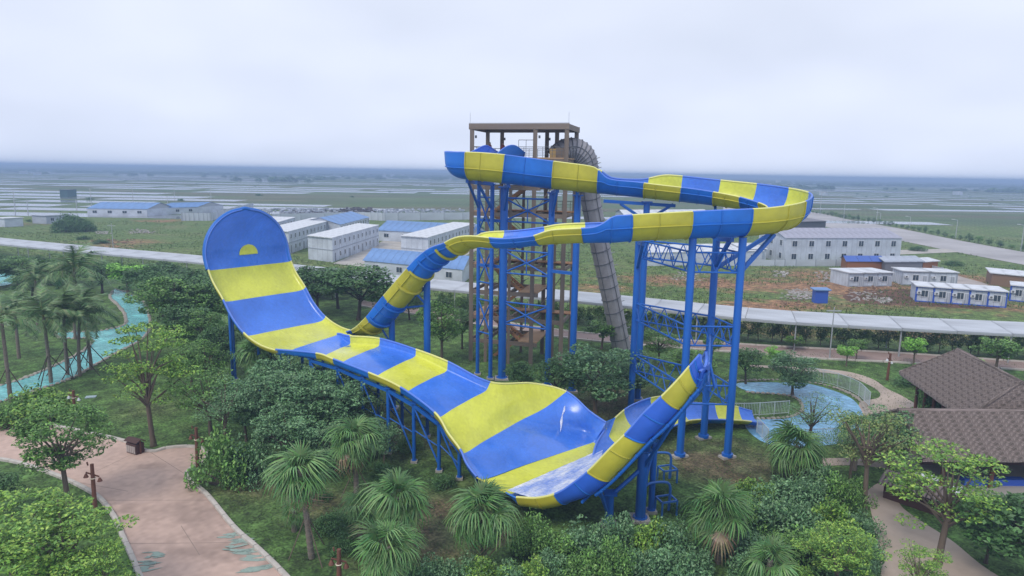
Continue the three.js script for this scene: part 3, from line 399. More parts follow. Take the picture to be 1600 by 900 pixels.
{ // four-post support under the far bend
  const t = thing('support_tower', 'four tall blue pipe posts tied by lattice girders under the flume bend', 'support tower');
  const F = [G(985, 650), G(1062, 714), G(1099, 685), G(1136, 715)], tops = [[1003, 376], [1083, 372], [1123, 371], [1167, 371]];
  const T = F.map((f, i) => V3(f.x, Math.min(17.6, heightAt(f, tops[i][1])), f.z));
  F.forEach((f, i) => { part('post', bar(f, T[i], 0.29, 16), M.steelB, t); part('base_plate', new THREE.CylinderGeometry(0.44, 0.44, 0.25, 14).translate(f.x, 0.25, f.z), M.steelB, t); part('footing', box(1.25, 0.2, 0.7, f.x, 0.08, f.z, 0.4), M.conc, t); });
  for (const [hy, dh] of [[16.3, 1.5], [10.6, 1.5], [5.9, 1.5]]) for (const [i, j] of [[0, 1], [1, 3], [3, 2], [2, 0]]) lattice(t, V3(F[i].x, hy, F[i].z), V3(F[j].x, hy, F[j].z), dh, 0.075, i === 0 || j === 0 ? 5 : 3);
  const arm = (p, q) => part('arm', beam(p, q, 0.24, 0.3), M.steelB, t);
  for (let i = 0; i < 4; i++) { const y = T[i].y; const u = [17.7, 17, 16.4, 16.2][i] / flS.n; const s = flS.P.getPoint(u); arm(V3(T[i].x, y - 0.15, T[i].z), V3(s.x, s.y - 0.3, s.z)); arm(V3(T[i].x, y - 2.4, T[i].z), lerpV(V3(T[i].x, y - 0.2, T[i].z), V3(s.x, s.y - 0.35, s.z), 0.85)); }
  const s1 = flS.P.getPoint(14.2 / flS.n), s2 = flS.P.getPoint(15.4 / flS.n); arm(V3(T[3].x, T[3].y - 2.6, T[3].z), V3(s2.x, s2.y - 0.25, s2.z)); arm(V3(T[2].x, T[2].y - 2.6, T[2].z), V3(s1.x, s1.y - 0.25, s1.z)); arm(V3(T[2].x, T[2].y - .2, T[2].z), V3(s1.x, s1.y - 0.25, s1.z));
  const s3 = flS.P.getPoint(12 / flS.n); arm(V3(T[2].x, T[2].y - 2.2, T[2].z), V3(s3.x, s3.y - 0.2, s3.z));
}
{ // columns of the upper flume beside the tower
  const mk = (fx, fy, u, r, l) => { const f = G(fx, fy), s = flS.P.getPoint(u / flS.n); const top = V3(f.x, s.y - 0.45, f.z); const t = column(f, top, r, l, 'blue columns beside the stair tower'); const L = q => V3(q.x - f.x, q.y, q.z - f.z); part('arm', beam(L(V3(f.x, top.y, f.z)), L(V3(s.x, s.y - 0.2, s.z)), 0.3, 0.36), M.steelB, t); part('arm', beam(L(V3(f.x, top.y - 2.6, f.z)), L(lerpV(V3(f.x, top.y, f.z), V3(s.x, s.y - 0.3, s.z), 0.9)), 0.2, 0.22), M.steelB, t); return [f, top]; };
  const c1 = mk(784, 592, 5.6, 0.42, 'thick blue column before the stair tower, carrying the flume start');
  const c2 = mk(855, 604, 6.8, 0.31, 'blue column before the middle of the stair tower');
  const c3 = mk(893, 612, 7.4, 0.33, 'blue column before the right corner of the stair tower');
  const c4 = mk(746, 585, 4.2, 0.2, 'slim blue column beside the left corner of the stair tower'), c5 = mk(766, 592, 4.6, 0.22, 'slim blue column between the thick column and the tower corner');
  const t = thing('lattice_bracing', 'blue crossed lattice bracing joining the columns before the stair tower', 'bracing');
  const at = (c, h) => V3(c[0].x, h, c[0].z);
  for (const h of [19.4, 14, 8.5]) { for (const [a, b] of [[c1, c2], [c4, c5]]) { const w = a === c4 ? 3.6 : 2.4; for (const [p, q] of [[at(a, h), at(b, h)], [at(a, h - w), at(b, h - w)], [at(a, h), at(b, h - w)], [at(a, h - w), at(b, h)]]) part('brace', bar(p, q, 0.09, 6), M.steelB, t); if (a === c1) { const m1 = lerpV(at(a, h), at(b, h), 0.5), m2 = lerpV(at(a, h - w), at(b, h - w), 0.5); part('brace', bar(m1, m2, 0.07, 6), M.steelB, t); } } }
  for (const h of [12.2, 17]) { part('beam', beam(at(c4, h), at(c1, h), 0.3, 0.3), M.steelB, t); part('beam', beam(at(c2, h), at(c3, h), 0.3, 0.3), M.steelB, t); }
  // column carrying the flume to the right of the tower
  const f = V3(12.6, 0, -64.9), s = flS.P.getPoint(10.4 / flS.n); const t6 = column(f, V3(f.x, s.y - 0.4, f.z), 0.3, 'blue column under the flume between tower and bend', 'blue columns beside the stair tower'); for (const sg of [-1, 1]) { part('arm', beam(V3(0, s.y - 2.2, 0), V3(sg * 2.6, s.y - 0.6, -sg * 0.6), 0.2, 0.24), M.steelB, t6); } part('arm', beam(V3(-4.2, s.y - 0.35, 1), V3(2.8, s.y - 0.75, -0.6), 0.22, 0.3), M.steelB, t6);
}
{ // columns of the drop and of the inner leg of the flume
  const dr = (s, w, hTop, r, label, reach) => { const f = SW(s, w, 0); const t = column(f, V3(f.x, hTop, f.z), r, label, 'blue columns under the steep drop'); const L = (a, b, h) => { const q = SW(a, b, h); return V3(q.x - f.x, q.y, q.z - f.z); }; for (const [ds, dh] of reach) { part('arm', beam(V3(0, hTop - 0.2 - Math.abs(dh) * 0.2, 0), L(s + ds, 7.3, hTop + dh), 0.24, 0.26), M.steelB, t); part('arm', bar(V3(0, hTop - 2.6, 0), L(s + ds * 0.85, 7.3, hTop + dh * 0.9), 0.1, 6), M.steelB, t); } return t; };
  const P = (px, py, w) => { const q = onW(px, py, w); return [(q.x - A0[0]) * D[0] + (q.z - A0[1]) * D[1], q.y]; };
  let [s, h] = P(667, 432, 8.2); dr(s, 8.2, h, 0.3, 'blue column under the top of the steep drop', [[-3.2, -3.4], [-1.2, -1.2]]);
  [s, h] = P(612, 497, 7.6); dr(s, 7.6, h, 0.28, 'short blue column under the foot of the steep drop', [[-1.5, -0.9]]);
  for (let i = 0; i < 9; i++) { const u = (24.9 + i * 0.68) / flS.n; part('underside_rib', tube(section(flS, u, 1.65, 0.16).slice(3, -2), 0.13, 6, false, 30), i % 4 < 2 ? M.outY : M.outB, flume); }
}
{ // trestles under the return lane
  const xs = [[4.6, 6.0], [8.2, 5.95], [11.2, 5.6], [14.2, 5.35], [17.0, 4.75], [19.6, 3.9], [21.6, 2.3]];
  const t = thing('trestle_bracing', 'blue diagonal bracing tubes between the trestle columns of the return lane', 'bracing');
  let prev = null; xs.forEach(([s, h], i) => { const a = SW(s, 0.35, 0), b = SW(s, 4.7, 0); column(a, V3(a.x, h, a.z), 0.14, 'slim blue trestle column along the outer edge of the return lane', 'trestle columns under the return lane'); column(b, V3(b.x, h + 0.1, b.z), 0.14, 'slim blue trestle column along the drop side of the return lane', 'trestle columns under the return lane, drop side');
    part('beam', beam(V3(a.x, h, a.z), V3(b.x, h + 0.1, b.z), 0.2, 0.3), M.steelB, t); part('brace', bar(V3(a.x, h - 0.3, a.z), V3(b.x, 0.6, b.z), 0.06, 5), M.steelB, t);
    if (prev) { part('brace', bar(V3(prev[0].x, prev[1] - 0.3, prev[0].z), V3(a.x, 0.5, a.z), 0.075, 6), M.steelB, t); part('brace', bar(V3(prev[0].x, prev[1] * 0.55, prev[0].z), V3(a.x, h * 0.5, a.z), 0.05, 6), M.steelB, t); part('stringer', beam(V3(prev[0].x, prev[1] - 0.2, prev[0].z), V3(a.x, h - 0.2, a.z), 0.18, 0.26), M.steelB, t); }
    prev = [a, h]; });
  for (const [s, w, h] of [[-9.9, 1.6, 9.6], [-9.6, 8.0, 9.2], [-6.4, 2.4, 6.4], [-6.4, 7.4, 6.4], [-3, 2.6, 5.1], [-3, 7.4, 5.1], [-12.2, 3.2, 13.5], [-12.2, 7.4, 13.5]]) { const f = SW(s, w, 0); column(f, V3(f.x, h, f.z), 0.15, 'blue column behind the tall end wall', 'blue columns behind the tall end wall'); }
  const back = thing('end_wall_frame', 'blue frame of crossed tubes behind the tall end wall', 'frame'); for (const [a, b] of [[[-12.2, 3.2, 13], [-9.9, 1.6, 2]], [[-12.2, 7.4, 13], [-9.6, 8.0, 2]], [[-12.2, 3.2, 12], [-12.2, 7.4, 6]], [[-12.2, 7.4, 12], [-12.2, 3.2, 6]]]) part('brace', bar(SW(...a), SW(...b), 0.12, 6), M.steelB, back);
}
{ // ramp columns and the little pump frames behind it
  const rc = (fx, fy, ty, r, l) => { const f = G(fx, fy); column(f, V3(f.x, heightAt(f, ty), f.z), r, l, 'blue columns under the ramp'); return f; };
  const a = rc(951, 820, 770, 0.27, 'short blue column under the foot of the ramp'), b = rc(1000, 812, 702, 0.33, 'thick blue column under the middle of the ramp'), c = rc(1017, 800, 690, 0.2, 'slim blue column beside the thick ramp column');
  const t = thing('ramp_bracing', 'blue struts bracing the ramp columns', 'bracing'); const lo = (i, w) => V3(rampLow[i].x + RW[0] * w, rampLow[i].y - 0.2, rampLow[i].z + RW[1] * w); part('strut', beam(lo(14, 2.2), V3(a.x, 1.5, a.z), 0.24, 0.28), M.steelB, t); part('strut', beam(lo(17, 1.2), V3(a.x, 0.5, a.z), 0.16, 0.16), M.steelB, t); part('strut', beam(lo(30, 3), V3(b.x, heightAt(b, 702) - 0.3, b.z), 0.24, 0.28), M.steelB, t); part('strut', beam(lo(40, 2.6), V3(b.x, 3.4, b.z), 0.18, 0.2), M.steelB, t); part('strut', bar(V3(a.x, 1.9, a.z), V3(b.x, 3.6, b.z), 0.14, 6), M.steelB, t); part('strut', bar(V3(b.x, 1.6, b.z), V3(c.x, 4.6, c.z), 0.1, 6), M.steelB, t);
  const top = onR(1098, 566, 2.5), bt = onR(1106, 600, 2.5); const fr = thing('ramp_head_frame', 'blue tube frame propping the head of the ramp', 'frame'); for (const w of [0]) { const o = q => V3(q.x + RW[0] * w, q.y, q.z + RW[1] * w); part('tube', bar(o(top), o(bt), 0.07, 6), M.steelB, fr); part('tube', bar(o(top).add(V3(0.35, 0, 0.1)), o(bt).add(V3(0.4, -0.2, 0.1)), 0.09, 6), M.steelB, fr); part('tube', bar(o(bt), V3(G(1099, 685).x, 9.1, G(1099, 685).z), 0.08, 6), M.steelB, fr); }
  for (const [x, y] of [[1042, 752], [1040, 802]]) { const p = G(x, y), o = thing('pump_frame', y < 780 ? 'small blue pump frame on bare ground between ramp and four-post support' : 'small blue pump frame among bushes at the foot of the ramp columns', 'frame', p, 0.3, 'small pump frames'); const g = 0.9; for (const sx of [-1, 1]) for (const sz of [-1, 1]) part('leg', box(0.1, 1.0, 0.1, sx * g * 0.6, 0.5, sz * g * 0.5), M.steelB2, o); part('top_frame', [box(g * 1.3, 0.1, 0.1, 0, 1.02, g * 0.5), box(g * 1.3, 0.1, 0.1, 0, 1.02, -g * 0.5), box(0.1, 0.1, g * 1.1, g * 0.6, 1.02, 0), box(0.1, 0.1, g * 1.1, -g * 0.6, 1.02, 0)], M.steelB2, o); part('pipe', tube([V3(0.2, 0.2, 0), V3(0.2, 1.9, 0), V3(0, 2.15, 0), V3(-1.6, 2.3, 0.2), V3(-1.75, 1.9, 0.2), V3(-1.75, 0, 0.2)], 0.09, 8, false, 40), M.steelB2, o); }
}

// ---------------------------------------------------------------- stair tower
{
  const ex = V3(0.962, 0, 0.272), ez = V3(0.272, 0, -0.962), T = (a, h, b) => V3(-5.0, h, -78.2).addScaledVector(ex, a).addScaledVector(ez, b);
  const LW = 11.2, DP = 6.1, t = thing('stair_tower', 'tall brown steel stair tower with open roofed start deck', 'tower');
  const fl = [23.6, 20.6, 17.6, 14.6, 11.6, 8.6, 5.6, 2.8];
  const cols = [[0.2, 0.2], [7.5, 0.2], [11.0, 0.2], [0.2, DP - 0.2], [2.0, DP - 0.2], [7.5, DP - 0.2], [9.0, DP - 1.6], [11.0, DP - 0.2]];
  for (const [a, b] of cols) { const q = T(a, 0, b); part('column', beam(T(a, 0, b), T(a, 26.8, b), 0.46, 0.46), M.brown, t); }
  for (const [a, b] of [[2.0, 0.2], [4.8, 0.2], [4.8, DP - 0.2]]) part('column', beam(T(a, 0, b), T(a, 20.6, b), 0.34, 0.34), M.brown, t);
  // roof
  const roof = part('roof', [beam(T(0.02, 27.2, DP / 2), T(LW - 0.02, 27.2, DP / 2), DP - 0.1, 0.14)], M.brown, t);
  for (const b of [0.0, DP]) part('fascia', beam(T(-0.1, 26.98, b), T(LW + 0.1, 26.98, b), 0.14, 0.62), M.brown, roof);
  for (const a of [0.0, LW]) part('fascia', beam(T(a, 26.96, 0.08), T(a, 26.96, DP - 0.08), 0.14, 0.6), M.brown, roof);
  part('roof_edge', beam(T(-0.1, 27.33, 0), T(LW + 0.1, 27.33, 0), 0.06, 0.1), M.galv, roof);
  for (const a of [0, LW]) part('lightning_rod', bar(T(a, 27.2, 0.1), T(a, 28.5, 0.1), 0.02, 5), M.galv, roof);
  for (const [a, b] of [[0.55, 0.5], [7.9, 0.5], [11.1, 0.5], [2.4, DP - 0.5], [7.9, DP - 0.6], [11.1, DP - 0.6]]) part('spotlight', box(0.22, 0.3, 0.22, T(a, 25.8, b).x, 25.9, T(a, 25.8, b).z), M.rail, t);
  fl.forEach((h, i) => { const full = i % 2 === 0; const a1 = full ? LW : 8.2;
    for (const b of [0.2, DP - 0.2]) part('floor_beam', beam(T(0, h - 0.3, b), T(a1, h - 0.3, b), 0.22, 0.45), M.brown, t);
    for (const a of [0.2, 2.0, 4.8, 7.5, 11.0]) if (a <= a1) part('floor_beam', beam(T(a, h - 0.28, 0.2), T(a, h - 0.28, DP - 0.2), 0.2, 0.4), M.brown, t);
    if (i === 0) part('deck', beam(T(0, h, DP / 2), T(LW, h, DP / 2), DP - 0.1, 0.14), M.plank, t); else { part('landing', beam(T(i % 2 ? 6.0 : 0.2, h, DP / 2), T(i % 2 ? 8.2 : 2.2, h, DP / 2), DP - 0.3, 0.12), M.plank, t); if (full) part('walkway', beam(T(2.2, h, DP - 1.2), T(11.4, h, DP - 1.2), 1.6, 0.1), M.brownR, t); }
    // stair flight from floor i+1 up to floor i
    const lo = i + 1 < fl.length ? fl[i + 1] : 0; const up = i % 2 === 0, a0 = up ? 6.0 : 2.2, a1s = up ? 2.2 : 6.0, bb = up ? 1.5 : 3.7; const s = part('stair_flight', [beam(T(a0, lo + 0.05, bb - 0.75), T(a1s, h - 0.05, bb - 0.75), 0.08, 0.34), beam(T(a0, lo + 0.05, bb + 0.75), T(a1s, h - 0.05, bb + 0.75), 0.08, 0.34)], M.brownR, t); s.userData.kind = 'stuff';
    for (let k = 0; k < 14; k++) { const f = (k + 0.5) / 14, q = lerpV(T(a0, lo, bb), T(a1s, h, bb), f); const g = beam(q.clone().addScaledVector(ez, -0.72), q.clone().addScaledVector(ez, 0.72), 0.28, 0.05); part('tread', g, M.brownR, s); }
    for (const o of [-0.75, 0.75]) part('handrail', bar(T(a0, lo + 1.0, bb + o), T(a1s, h + 1.0, bb + o), 0.03, 5), M.rail, s);
  });
  const railing = (a0, b0, a1, b1, h, tall = 1.15) => { const p = T(a0, h, b0), q = T(a1, h, b1), n = Math.max(2, Math.round(p.distanceTo(q) / 1.0)), r = part('railing', [bar(p.clone().setY(h + tall), q.clone().setY(h + tall), 0.035, 5)], M.rail, t); for (let i = 0; i <= n; i++) { const x = lerpV(p, q, i / n); part('baluster', bar(x, x.clone().setY(h + tall), 0.028, 5), M.rail, r); } for (const y of [0.4, 0.78]) part('mid_rail', bar(p.clone().setY(h + y), q.clone().setY(h + y), 0.02, 4), M.rail, r); };
  railing(5.2, 0.1, 11.6, 0.1, 23.65); railing(0.1, DP - 0.1, 11.6, DP - 0.1, 23.65); railing(0.1, 0.1, 0.1, DP - 0.1, 23.65); railing(5.6, 0.3, 7.3, 0.3, 23.65, 1.9); railing(0.1, 0.1, 2.4, 0.1, 23.65); railing(11.6, 0.2, 11.6, 3, 23.65);
  for (const h of [17.6, 11.6, 5.6]) { railing(0.1, 0.05, 4, 0.05, h); railing(7.6, DP - 0.3, 11.5, DP - 0.3, h); }
  for (const [h0, h1] of [[17.6, 11.6], [11.6, 5.6], [23.3, 17.6]]) { part('cross_brace', bar(T(0.2, h0, DP - 0.2), T(4.8, h1, DP - 0.2), 0.06, 5), M.brown, t); part('cross_brace', bar(T(7.5, h1, 0.2), T(11.5, h0, 0.2), 0.06, 5), M.brown, t); }
  part('control_booth', [box(1.2, 1.1, 0.9).translate(T(10.2, 0, 1.3).x, 24.2, T(10.2, 0, 1.3).z)], M.brown, t);
  const yb = part('gear_locker', beam(T(9.0, 24.15, 1.2), T(9.9, 24.15, 1.2), 0.7, 1.0), std(lin(0.36, 0.25, 0.1), 0.7), t);
  // people waiting on the deck
  const bodyGeo = (() => { const mc = new MarchingCubes(60, new THREE.MeshBasicMaterial(), false, false, 60000); mc.isolation = 0; const S = 0.95, J = [[[0, 0.87, 0], [0, 1.35, 0], 0.15, 0.17], [[0, 1.4, 0], [0, 1.55, 0], 0.06, 0.06], [[0, 1.6, 0.01], [0, 1.68, 0.02], 0.1, 0.09], [[-0.09, 0.85, 0], [-0.1, 0.45, 0.02], 0.085, 0.065], [[-0.1, 0.45, 0.02], [-0.1, 0.08, 0], 0.06, 0.045], [[0.09, 0.85, 0], [0.12, 0.45, 0.03], 0.085, 0.065], [[0.12, 0.45, 0.03], [0.12, 0.08, 0], 0.06, 0.045], [[-0.1, 0.05, 0], [-0.1, 0.05, 0.14], 0.045, 0.04], [[0.12, 0.05, 0], [0.12, 0.05, 0.14], 0.045, 0.04], [[-0.18, 1.38, 0], [-0.25, 1.1, 0], 0.06, 0.05], [[-0.25, 1.1, 0], [-0.22, 0.85, 0.1], 0.045, 0.038], [[0.18, 1.38, 0], [0.25, 1.1, 0], 0.06, 0.05], [[0.25, 1.1, 0], [0.16, 1.0, 0.2], 0.045, 0.038]];
    const sd = (p, a, b, ra, rb) => { const ab = [b[0] - a[0], b[1] - a[1], b[2] - a[2]], ap = [p[0] - a[0], p[1] - a[1], p[2] - a[2]]; const h = Math.max(0, Math.min(1, (ap[0] * ab[0] + ap[1] * ab[1] + ap[2] * ab[2]) / (ab[0] ** 2 + ab[1] ** 2 + ab[2] ** 2))); return Math.hypot(ap[0] - ab[0] * h, ap[1] - ab[1] * h, ap[2] - ab[2] * h) - (ra + (rb - ra) * h); };
    const n = 60; for (let k = 0; k < n; k++) for (let j = 0; j < n; j++) for (let i = 0; i < n; i++) { const p = [(i - n / 2) / (n / 2) * S, (j - n / 2) / (n / 2) * S + 0.9, (k - n / 2) / (n / 2) * S]; let d = 9; for (const [a, b, ra, rb] of J) { const e = sd(p, a, b, ra, rb), h = Math.max(0, Math.min(1, 0.5 + 0.5 * (d - e) / 0.04)); d = d * (1 - h) + e * h - 0.04 * h * (1 - h); } mc.field[i + j * n + k * n * n] = -d; }
    mc.update(); const c = mc.count, g = new THREE.BufferGeometry(), P = mc.positionArray.slice(0, c * 3), N = mc.normalArray.slice(0, c * 3), C = new Float32Array(c * 3); for (let i = 0; i < c; i++) { P[i * 3] *= S; P[i * 3 + 1] = P[i * 3 + 1] * S + 0.9; P[i * 3 + 2] *= S; const y = P[i * 3 + 1]; const col = y > 1.68 ? [0.02, 0.016, 0.014] : y > 1.47 ? [0.38, 0.22, 0.15] : y > 0.88 ? [0.25, 0.06, 0.06] : y > 0.1 ? [0.04, 0.05, 0.09] : [0.03, 0.03, 0.03]; C.set(col, i * 3); }
    g.setAttribute('position', new THREE.BufferAttribute(P, 3)); g.setAttribute('normal', new THREE.BufferAttribute(N, 3)); g.setAttribute('color', new THREE.BufferAttribute(C, 3)); return g; })();
  const pm = std(0xffffff, 0.8, { vertexColors: true }); const pr = (a, b, turn, l) => { const q = T(a, 23.67, b); const o = part('person', bodyGeo, pm); o.position.copy(q); o.rotation.y = turn; tag(o, l, 'person', 'people on the start deck'); return o; };
  pr(2.9, 3.2, 0.3, 'person in dark red shirt standing on the start deck behind the flume entry'); pr(1.3, 3.4, -0.8, 'person in dark red shirt beside the left rail of the start deck');
  // grey steep slide behind the tower
  const gs = thing('steep_slide', 'grey ribbed steep chute arching off the back of the tower to the ground', 'water slide');
  const Pz = (x, y, z) => onPlane(x, y, 0, z, 1, 0), c = new THREE.CatmullRomCurve3([Pz(872, 252, -80.2), Pz(884, 241, -80.3), Pz(898, 240, -80.4), Pz(910, 250, -80.6), Pz(917, 272, -80.9), Pz(924, 320, -81.6), Pz(941, 400, -83), Pz(956, 470, -84), Pz(972, 548, -85)], false, 'centripetal');
  const ring = (u, off = 0) => { const p = c.getPoint(u), tg = c.getTangent(u), n1 = V3(0.2, 0, 0.98).addScaledVector(tg, -V3(0.2, 0, 0.98).dot(tg)).normalize(), n2 = tg.clone().cross(n1).normalize(), r = (u < 0.35 ? 1.75 : u < 0.6 ? 1.75 - (u - 0.35) * 2.2 : 1.2) + off; return Array.from({ length: 17 }, (_, j) => { const th = j / 16 * Math.PI * 2; return p.clone().addScaledVector(n1, Math.cos(th) * r * 0.8).addScaledVector(n2, Math.sin(th) * r); }); };
  const NN = 30; for (let k = 0; k < NN; k++) { const q = part('chute_panel', grid([0, 0.33, 0.66, 0.985].map(f => ring((k + f) / NN))), M.greySlide, gs); part('rib', tube(ring(k / NN, 0.03), 0.06, 5, false, 32), M.rail, q); if (k > 11) { const a = ring((k + 0.5) / NN)[12], b = ring((k + 0.5) / NN)[4]; const o = a.x > b.x ? a : b; part('bracket', bar(o, o.clone().add(V3(0.38, 0.16, 0.1)), 0.05, 5), M.galv, q); } }
  for (const j of [2, 6, 15]) part('edge_rail', tube(Array.from({ length: 50 }, (_, i) => ring(i / 49, 0.04)[j]), 0.05, 5, false, 90), M.rail, gs);
}
// ---------------------------------------------------------------- covered walkway
M.walk = std(lin(0.47, 0.51, 0.57), 0.5, { map: rep(mottle, 0.25, 0.05) });
{
  const t = thing('covered_walkway', 'long white flat-roofed covered walkway on slim posts crossing behind the park', 'walkway');
  const near = new THREE.CatmullRomCurve3(walkNear, false, 'centripetal'), L = near.getLength(), n = Math.round(L / 6.2);
  for (let i = 0; i < n; i++) { const P = u => { const p = near.getPointAt(Math.min(1, u)), tg = near.getTangentAt(Math.min(1, u)); const nrm = V3(tg.z, 0, -tg.x).normalize(); return [p, p.clone().addScaledVector(nrm, 5.2)]; }; const [a, b] = P((i + 0.006) / n), [c, d] = P((i + 0.994) / n); b.y = d.y = 4.25; a.y = c.y = 3.75;
    const q = part('roof_panel', merge([grid([[a, b], [c, d]]), grid([[a.clone().setY(3.62), b.clone().setY(4.12)], [c.clone().setY(3.62), d.clone().setY(4.12)]]), grid([[a, a.clone().setY(3.62)], [c, c.clone().setY(3.62)]]), grid([[b, b.clone().setY(4.12)], [d, d.clone().setY(4.12)]])]), M.walk, t);
    part('gutter', beam(a.clone().setY(3.5), c.clone().setY(3.5), 0.16, 0.22), M.galv, q); if (i % 2 === 0) { part('post', bar(V3(a.x, 0, a.z).lerp(V3(b.x, 0, b.z), 0.06), a.clone().lerp(b, 0.06).setY(3.6), 0.1, 8), M.galv, t); part('post', bar(V3(b.x, 0, b.z).lerp(V3(a.x, 0, a.z), 0.06), b.clone().lerp(a, 0.06).setY(4.1), 0.1, 8), M.galv, t); } part('rafter', beam(a.clone().setY(3.5), b.clone().setY(4.0), 0.12, 0.2), M.galv, q); }
}
// ---------------------------------------------------------------- buildings
function onWall(p, q, u, h, off) { const d = q.clone().sub(p).setY(0), L = d.length(); d.normalize(); const n = V3(-d.z, 0, d.x); return { c: p.clone().addScaledVector(d, u).setY(h).addScaledVector(n, off), ang: Math.atan2(-d.z, d.x), L }; }
function win(parent, p, q, u, h, w, hh, mat = M.glass, nm = 'window', dir = 1) { const k = onWall(p, q, u, h, 0.03 * dir); const f = part(nm, box(w, hh, 0.1, 0, 0, 0, k.ang).translate(k.c.x, k.c.y, k.c.z), mat, parent); const fr = [box(w + 0.2, 0.1, 0.14, 0, hh / 2 + 0.05, 0), box(w + 0.2, 0.1, 0.14, 0, -hh / 2 - 0.05, 0), box(0.08, hh, 0.14, -w / 2 - 0.04, 0, 0), box(0.08, hh, 0.14, w / 2 + 0.04, 0, 0), box(0.06, hh, 0.13, 0, 0, 0)].map(g => g.rotateY(k.ang).translate(k.c.x, k.c.y, k.c.z)); part('frame', fr, M.whiteR, f); }
// block: corner ground points a (front-left), b (front-right), depth vector v; h wall height
function block(name, label, cat, a, b, v, h, roofM, wallM, o = {}) {
  const t = thing(name, label, cat, null, 0, o.group); const A = a.clone().setY(0), B = b.clone().setY(0), C = B.clone().add(v), Dd = A.clone().add(v); const up = (p, y) => p.clone().setY(y);
  for (const [p, q] of [[A, B], [B, C], [C, Dd], [Dd, A]]) part('wall', grid([[up(p, 0), up(q, 0)], [up(p, h), up(q, h)]], 1, 1), wallM, t);
  const over = 0.35, ctr = A.clone().add(C).multiplyScalar(0.5); const ex = p => p.clone().addScaledVector(p.clone().sub(ctr).setY(0).normalize(), over * 1.4); const e = [A, B, C, Dd].map(ex);
  if (o.gable) { const long = A.distanceTo(B) > v.length(); const r1 = long ? lerpV(e[0], e[3], 0.5) : lerpV(e[0], e[1], 0.5), r2 = long ? lerpV(e[1], e[2], 0.5) : lerpV(e[3], e[2], 0.5); const hr = h + o.gable; const s1 = long ? [e[0], e[1]] : [e[0], e[3]], s2 = long ? [e[3], e[2]] : [e[1], e[2]]; const n = o.sheets || 1; for (const S of [s1, s2]) for (let i = 0; i < n; i++) { const P = f => [up(lerpV(S[0], S[1], f), h), up(lerpV(r1, r2, f), hr)]; const [p0, p1] = P((i + 0.01) / n), [q0, q1] = P((i + 0.99) / n); part('roof_sheet', grid([[p0, p1], [q0, q1]]), roofM, t); }
    const gab = long ? [[A, Dd, r1], [B, C, r2]] : [[A, B, r1], [Dd, C, r2]]; for (const [p, q, r] of gab) { const g = new THREE.BufferGeometry(); g.setAttribute('position', new THREE.Float32BufferAttribute([p.x, h, p.z, q.x, h, q.z, (p.x + q.x) / 2, hr - 0.05, (p.z + q.z) / 2], 3)); g.setAttribute('uv', new THREE.Float32BufferAttribute(new Float32Array(6), 2)); g.computeVertexNormals(); part('gable', g, wallM, t); } }
  else { const n = o.sheets || 1, rf = []; for (let i = 0; i < n; i++) { const f0 = (i + 0.008) / n, f1 = (i + 0.992) / n; const a0 = up(lerpV(e[0], e[1], f0), h), a1 = up(lerpV(e[0], e[1], f1), h), b0 = up(lerpV(e[3], e[2], f0), h + (o.pitch || 0.05)), b1 = up(lerpV(e[3], e[2], f1), h + (o.pitch || 0.05)); part('roof_sheet', merge([grid([[a0.clone().setY(h + 0.18), b0.clone().setY(b0.y + 0.18)], [a1.clone().setY(h + 0.18), b1.clone().setY(b1.y + 0.18)]]), grid([[a0, a0.clone().setY(h + 0.18)], [a1, a1.clone().setY(h + 0.18)]]), grid([[a0, a0.clone().setY(h + 0.18), b0.clone().setY(b0.y + 0.18), b0], [a0, a0, b0, b0]]), grid([[b0, b0.clone().setY(b0.y + .18)], [b1, b1.clone().setY(b1.y + .18)]]), grid([[a1, a1.clone().setY(h + .18)], [b1, b1.clone().setY(b1.y + .18)]])]), roofM, t); } }
  const st = o.storeys || 1, sh = h / st; const faces = [[A, B, 1], [B, C, 1], [Dd, A, 1]]; const sp = o.spacing || 3.2;
  faces.forEach(([p, q], fi) => { if (o.faces && !o.faces.includes(fi)) return; const L = p.distanceTo(q), n = Math.max(1, Math.floor(L / sp)); for (let s = 0; s < st; s++) for (let i = 0; i < n; i++) { const u = (i + 0.5) * L / n; if (o.doors && s === 0 && i % o.doors === 0) win(t, p, q, u, 1.1, 0.9, 2.1, M.door, 'door'); else win(t, p, q, u, s * sh + sh * 0.56, o.ww || 1.1, o.wh || 1.1); } });
  if (o.seams) faces.forEach(([p, q], fi) => { const L = p.distanceTo(q), n = Math.round(L / o.seams), gs = []; for (let i = 1; i < n; i++) { const k = onWall(p, q, i * L / n, h / 2, 0.01); gs.push(box(0.05, h - 0.1, 0.03, 0, 0, 0, k.ang).translate(k.c.x, k.c.y, k.c.z)); } if (gs.length) { const z = part('panel_joints', gs, M.grayWall, t); z.userData.kind = 'stuff'; } });
  if (o.ac) { const L = A.distanceTo(B); const k = onWall(A, B, L * 0.14, h * 0.62, 0.2); const u = part('air_conditioner', box(0.75, 0.5, 0.3, 0, 0, 0, k.ang).translate(k.c.x, k.c.y, k.c.z), M.whiteR, t); const k2 = onWall(A, B, L * 0.14, h * 0.62, 0.36); part('fan_grille', new THREE.CylinderGeometry(0.18, 0.18, 0.03, 12).rotateX(Math.PI / 2).rotateY(k.ang).translate(k2.c.x, k2.c.y, k2.c.z), M.rail, u); win(t, A, B, L * 0.84, 1.02, 0.75, 1.95, M.grayWall, 'door'); }
  if (o.trim) { for (const p of [A, B, C]) part('corner_post', box(0.22, h, 0.22, p.x, h / 2, p.z), o.trim, t); for (const y of [0.12, h - 0.08]) part('edge_beam', beam(up(A, y), up(B, y), 0.2, 0.2), o.trim, t); }
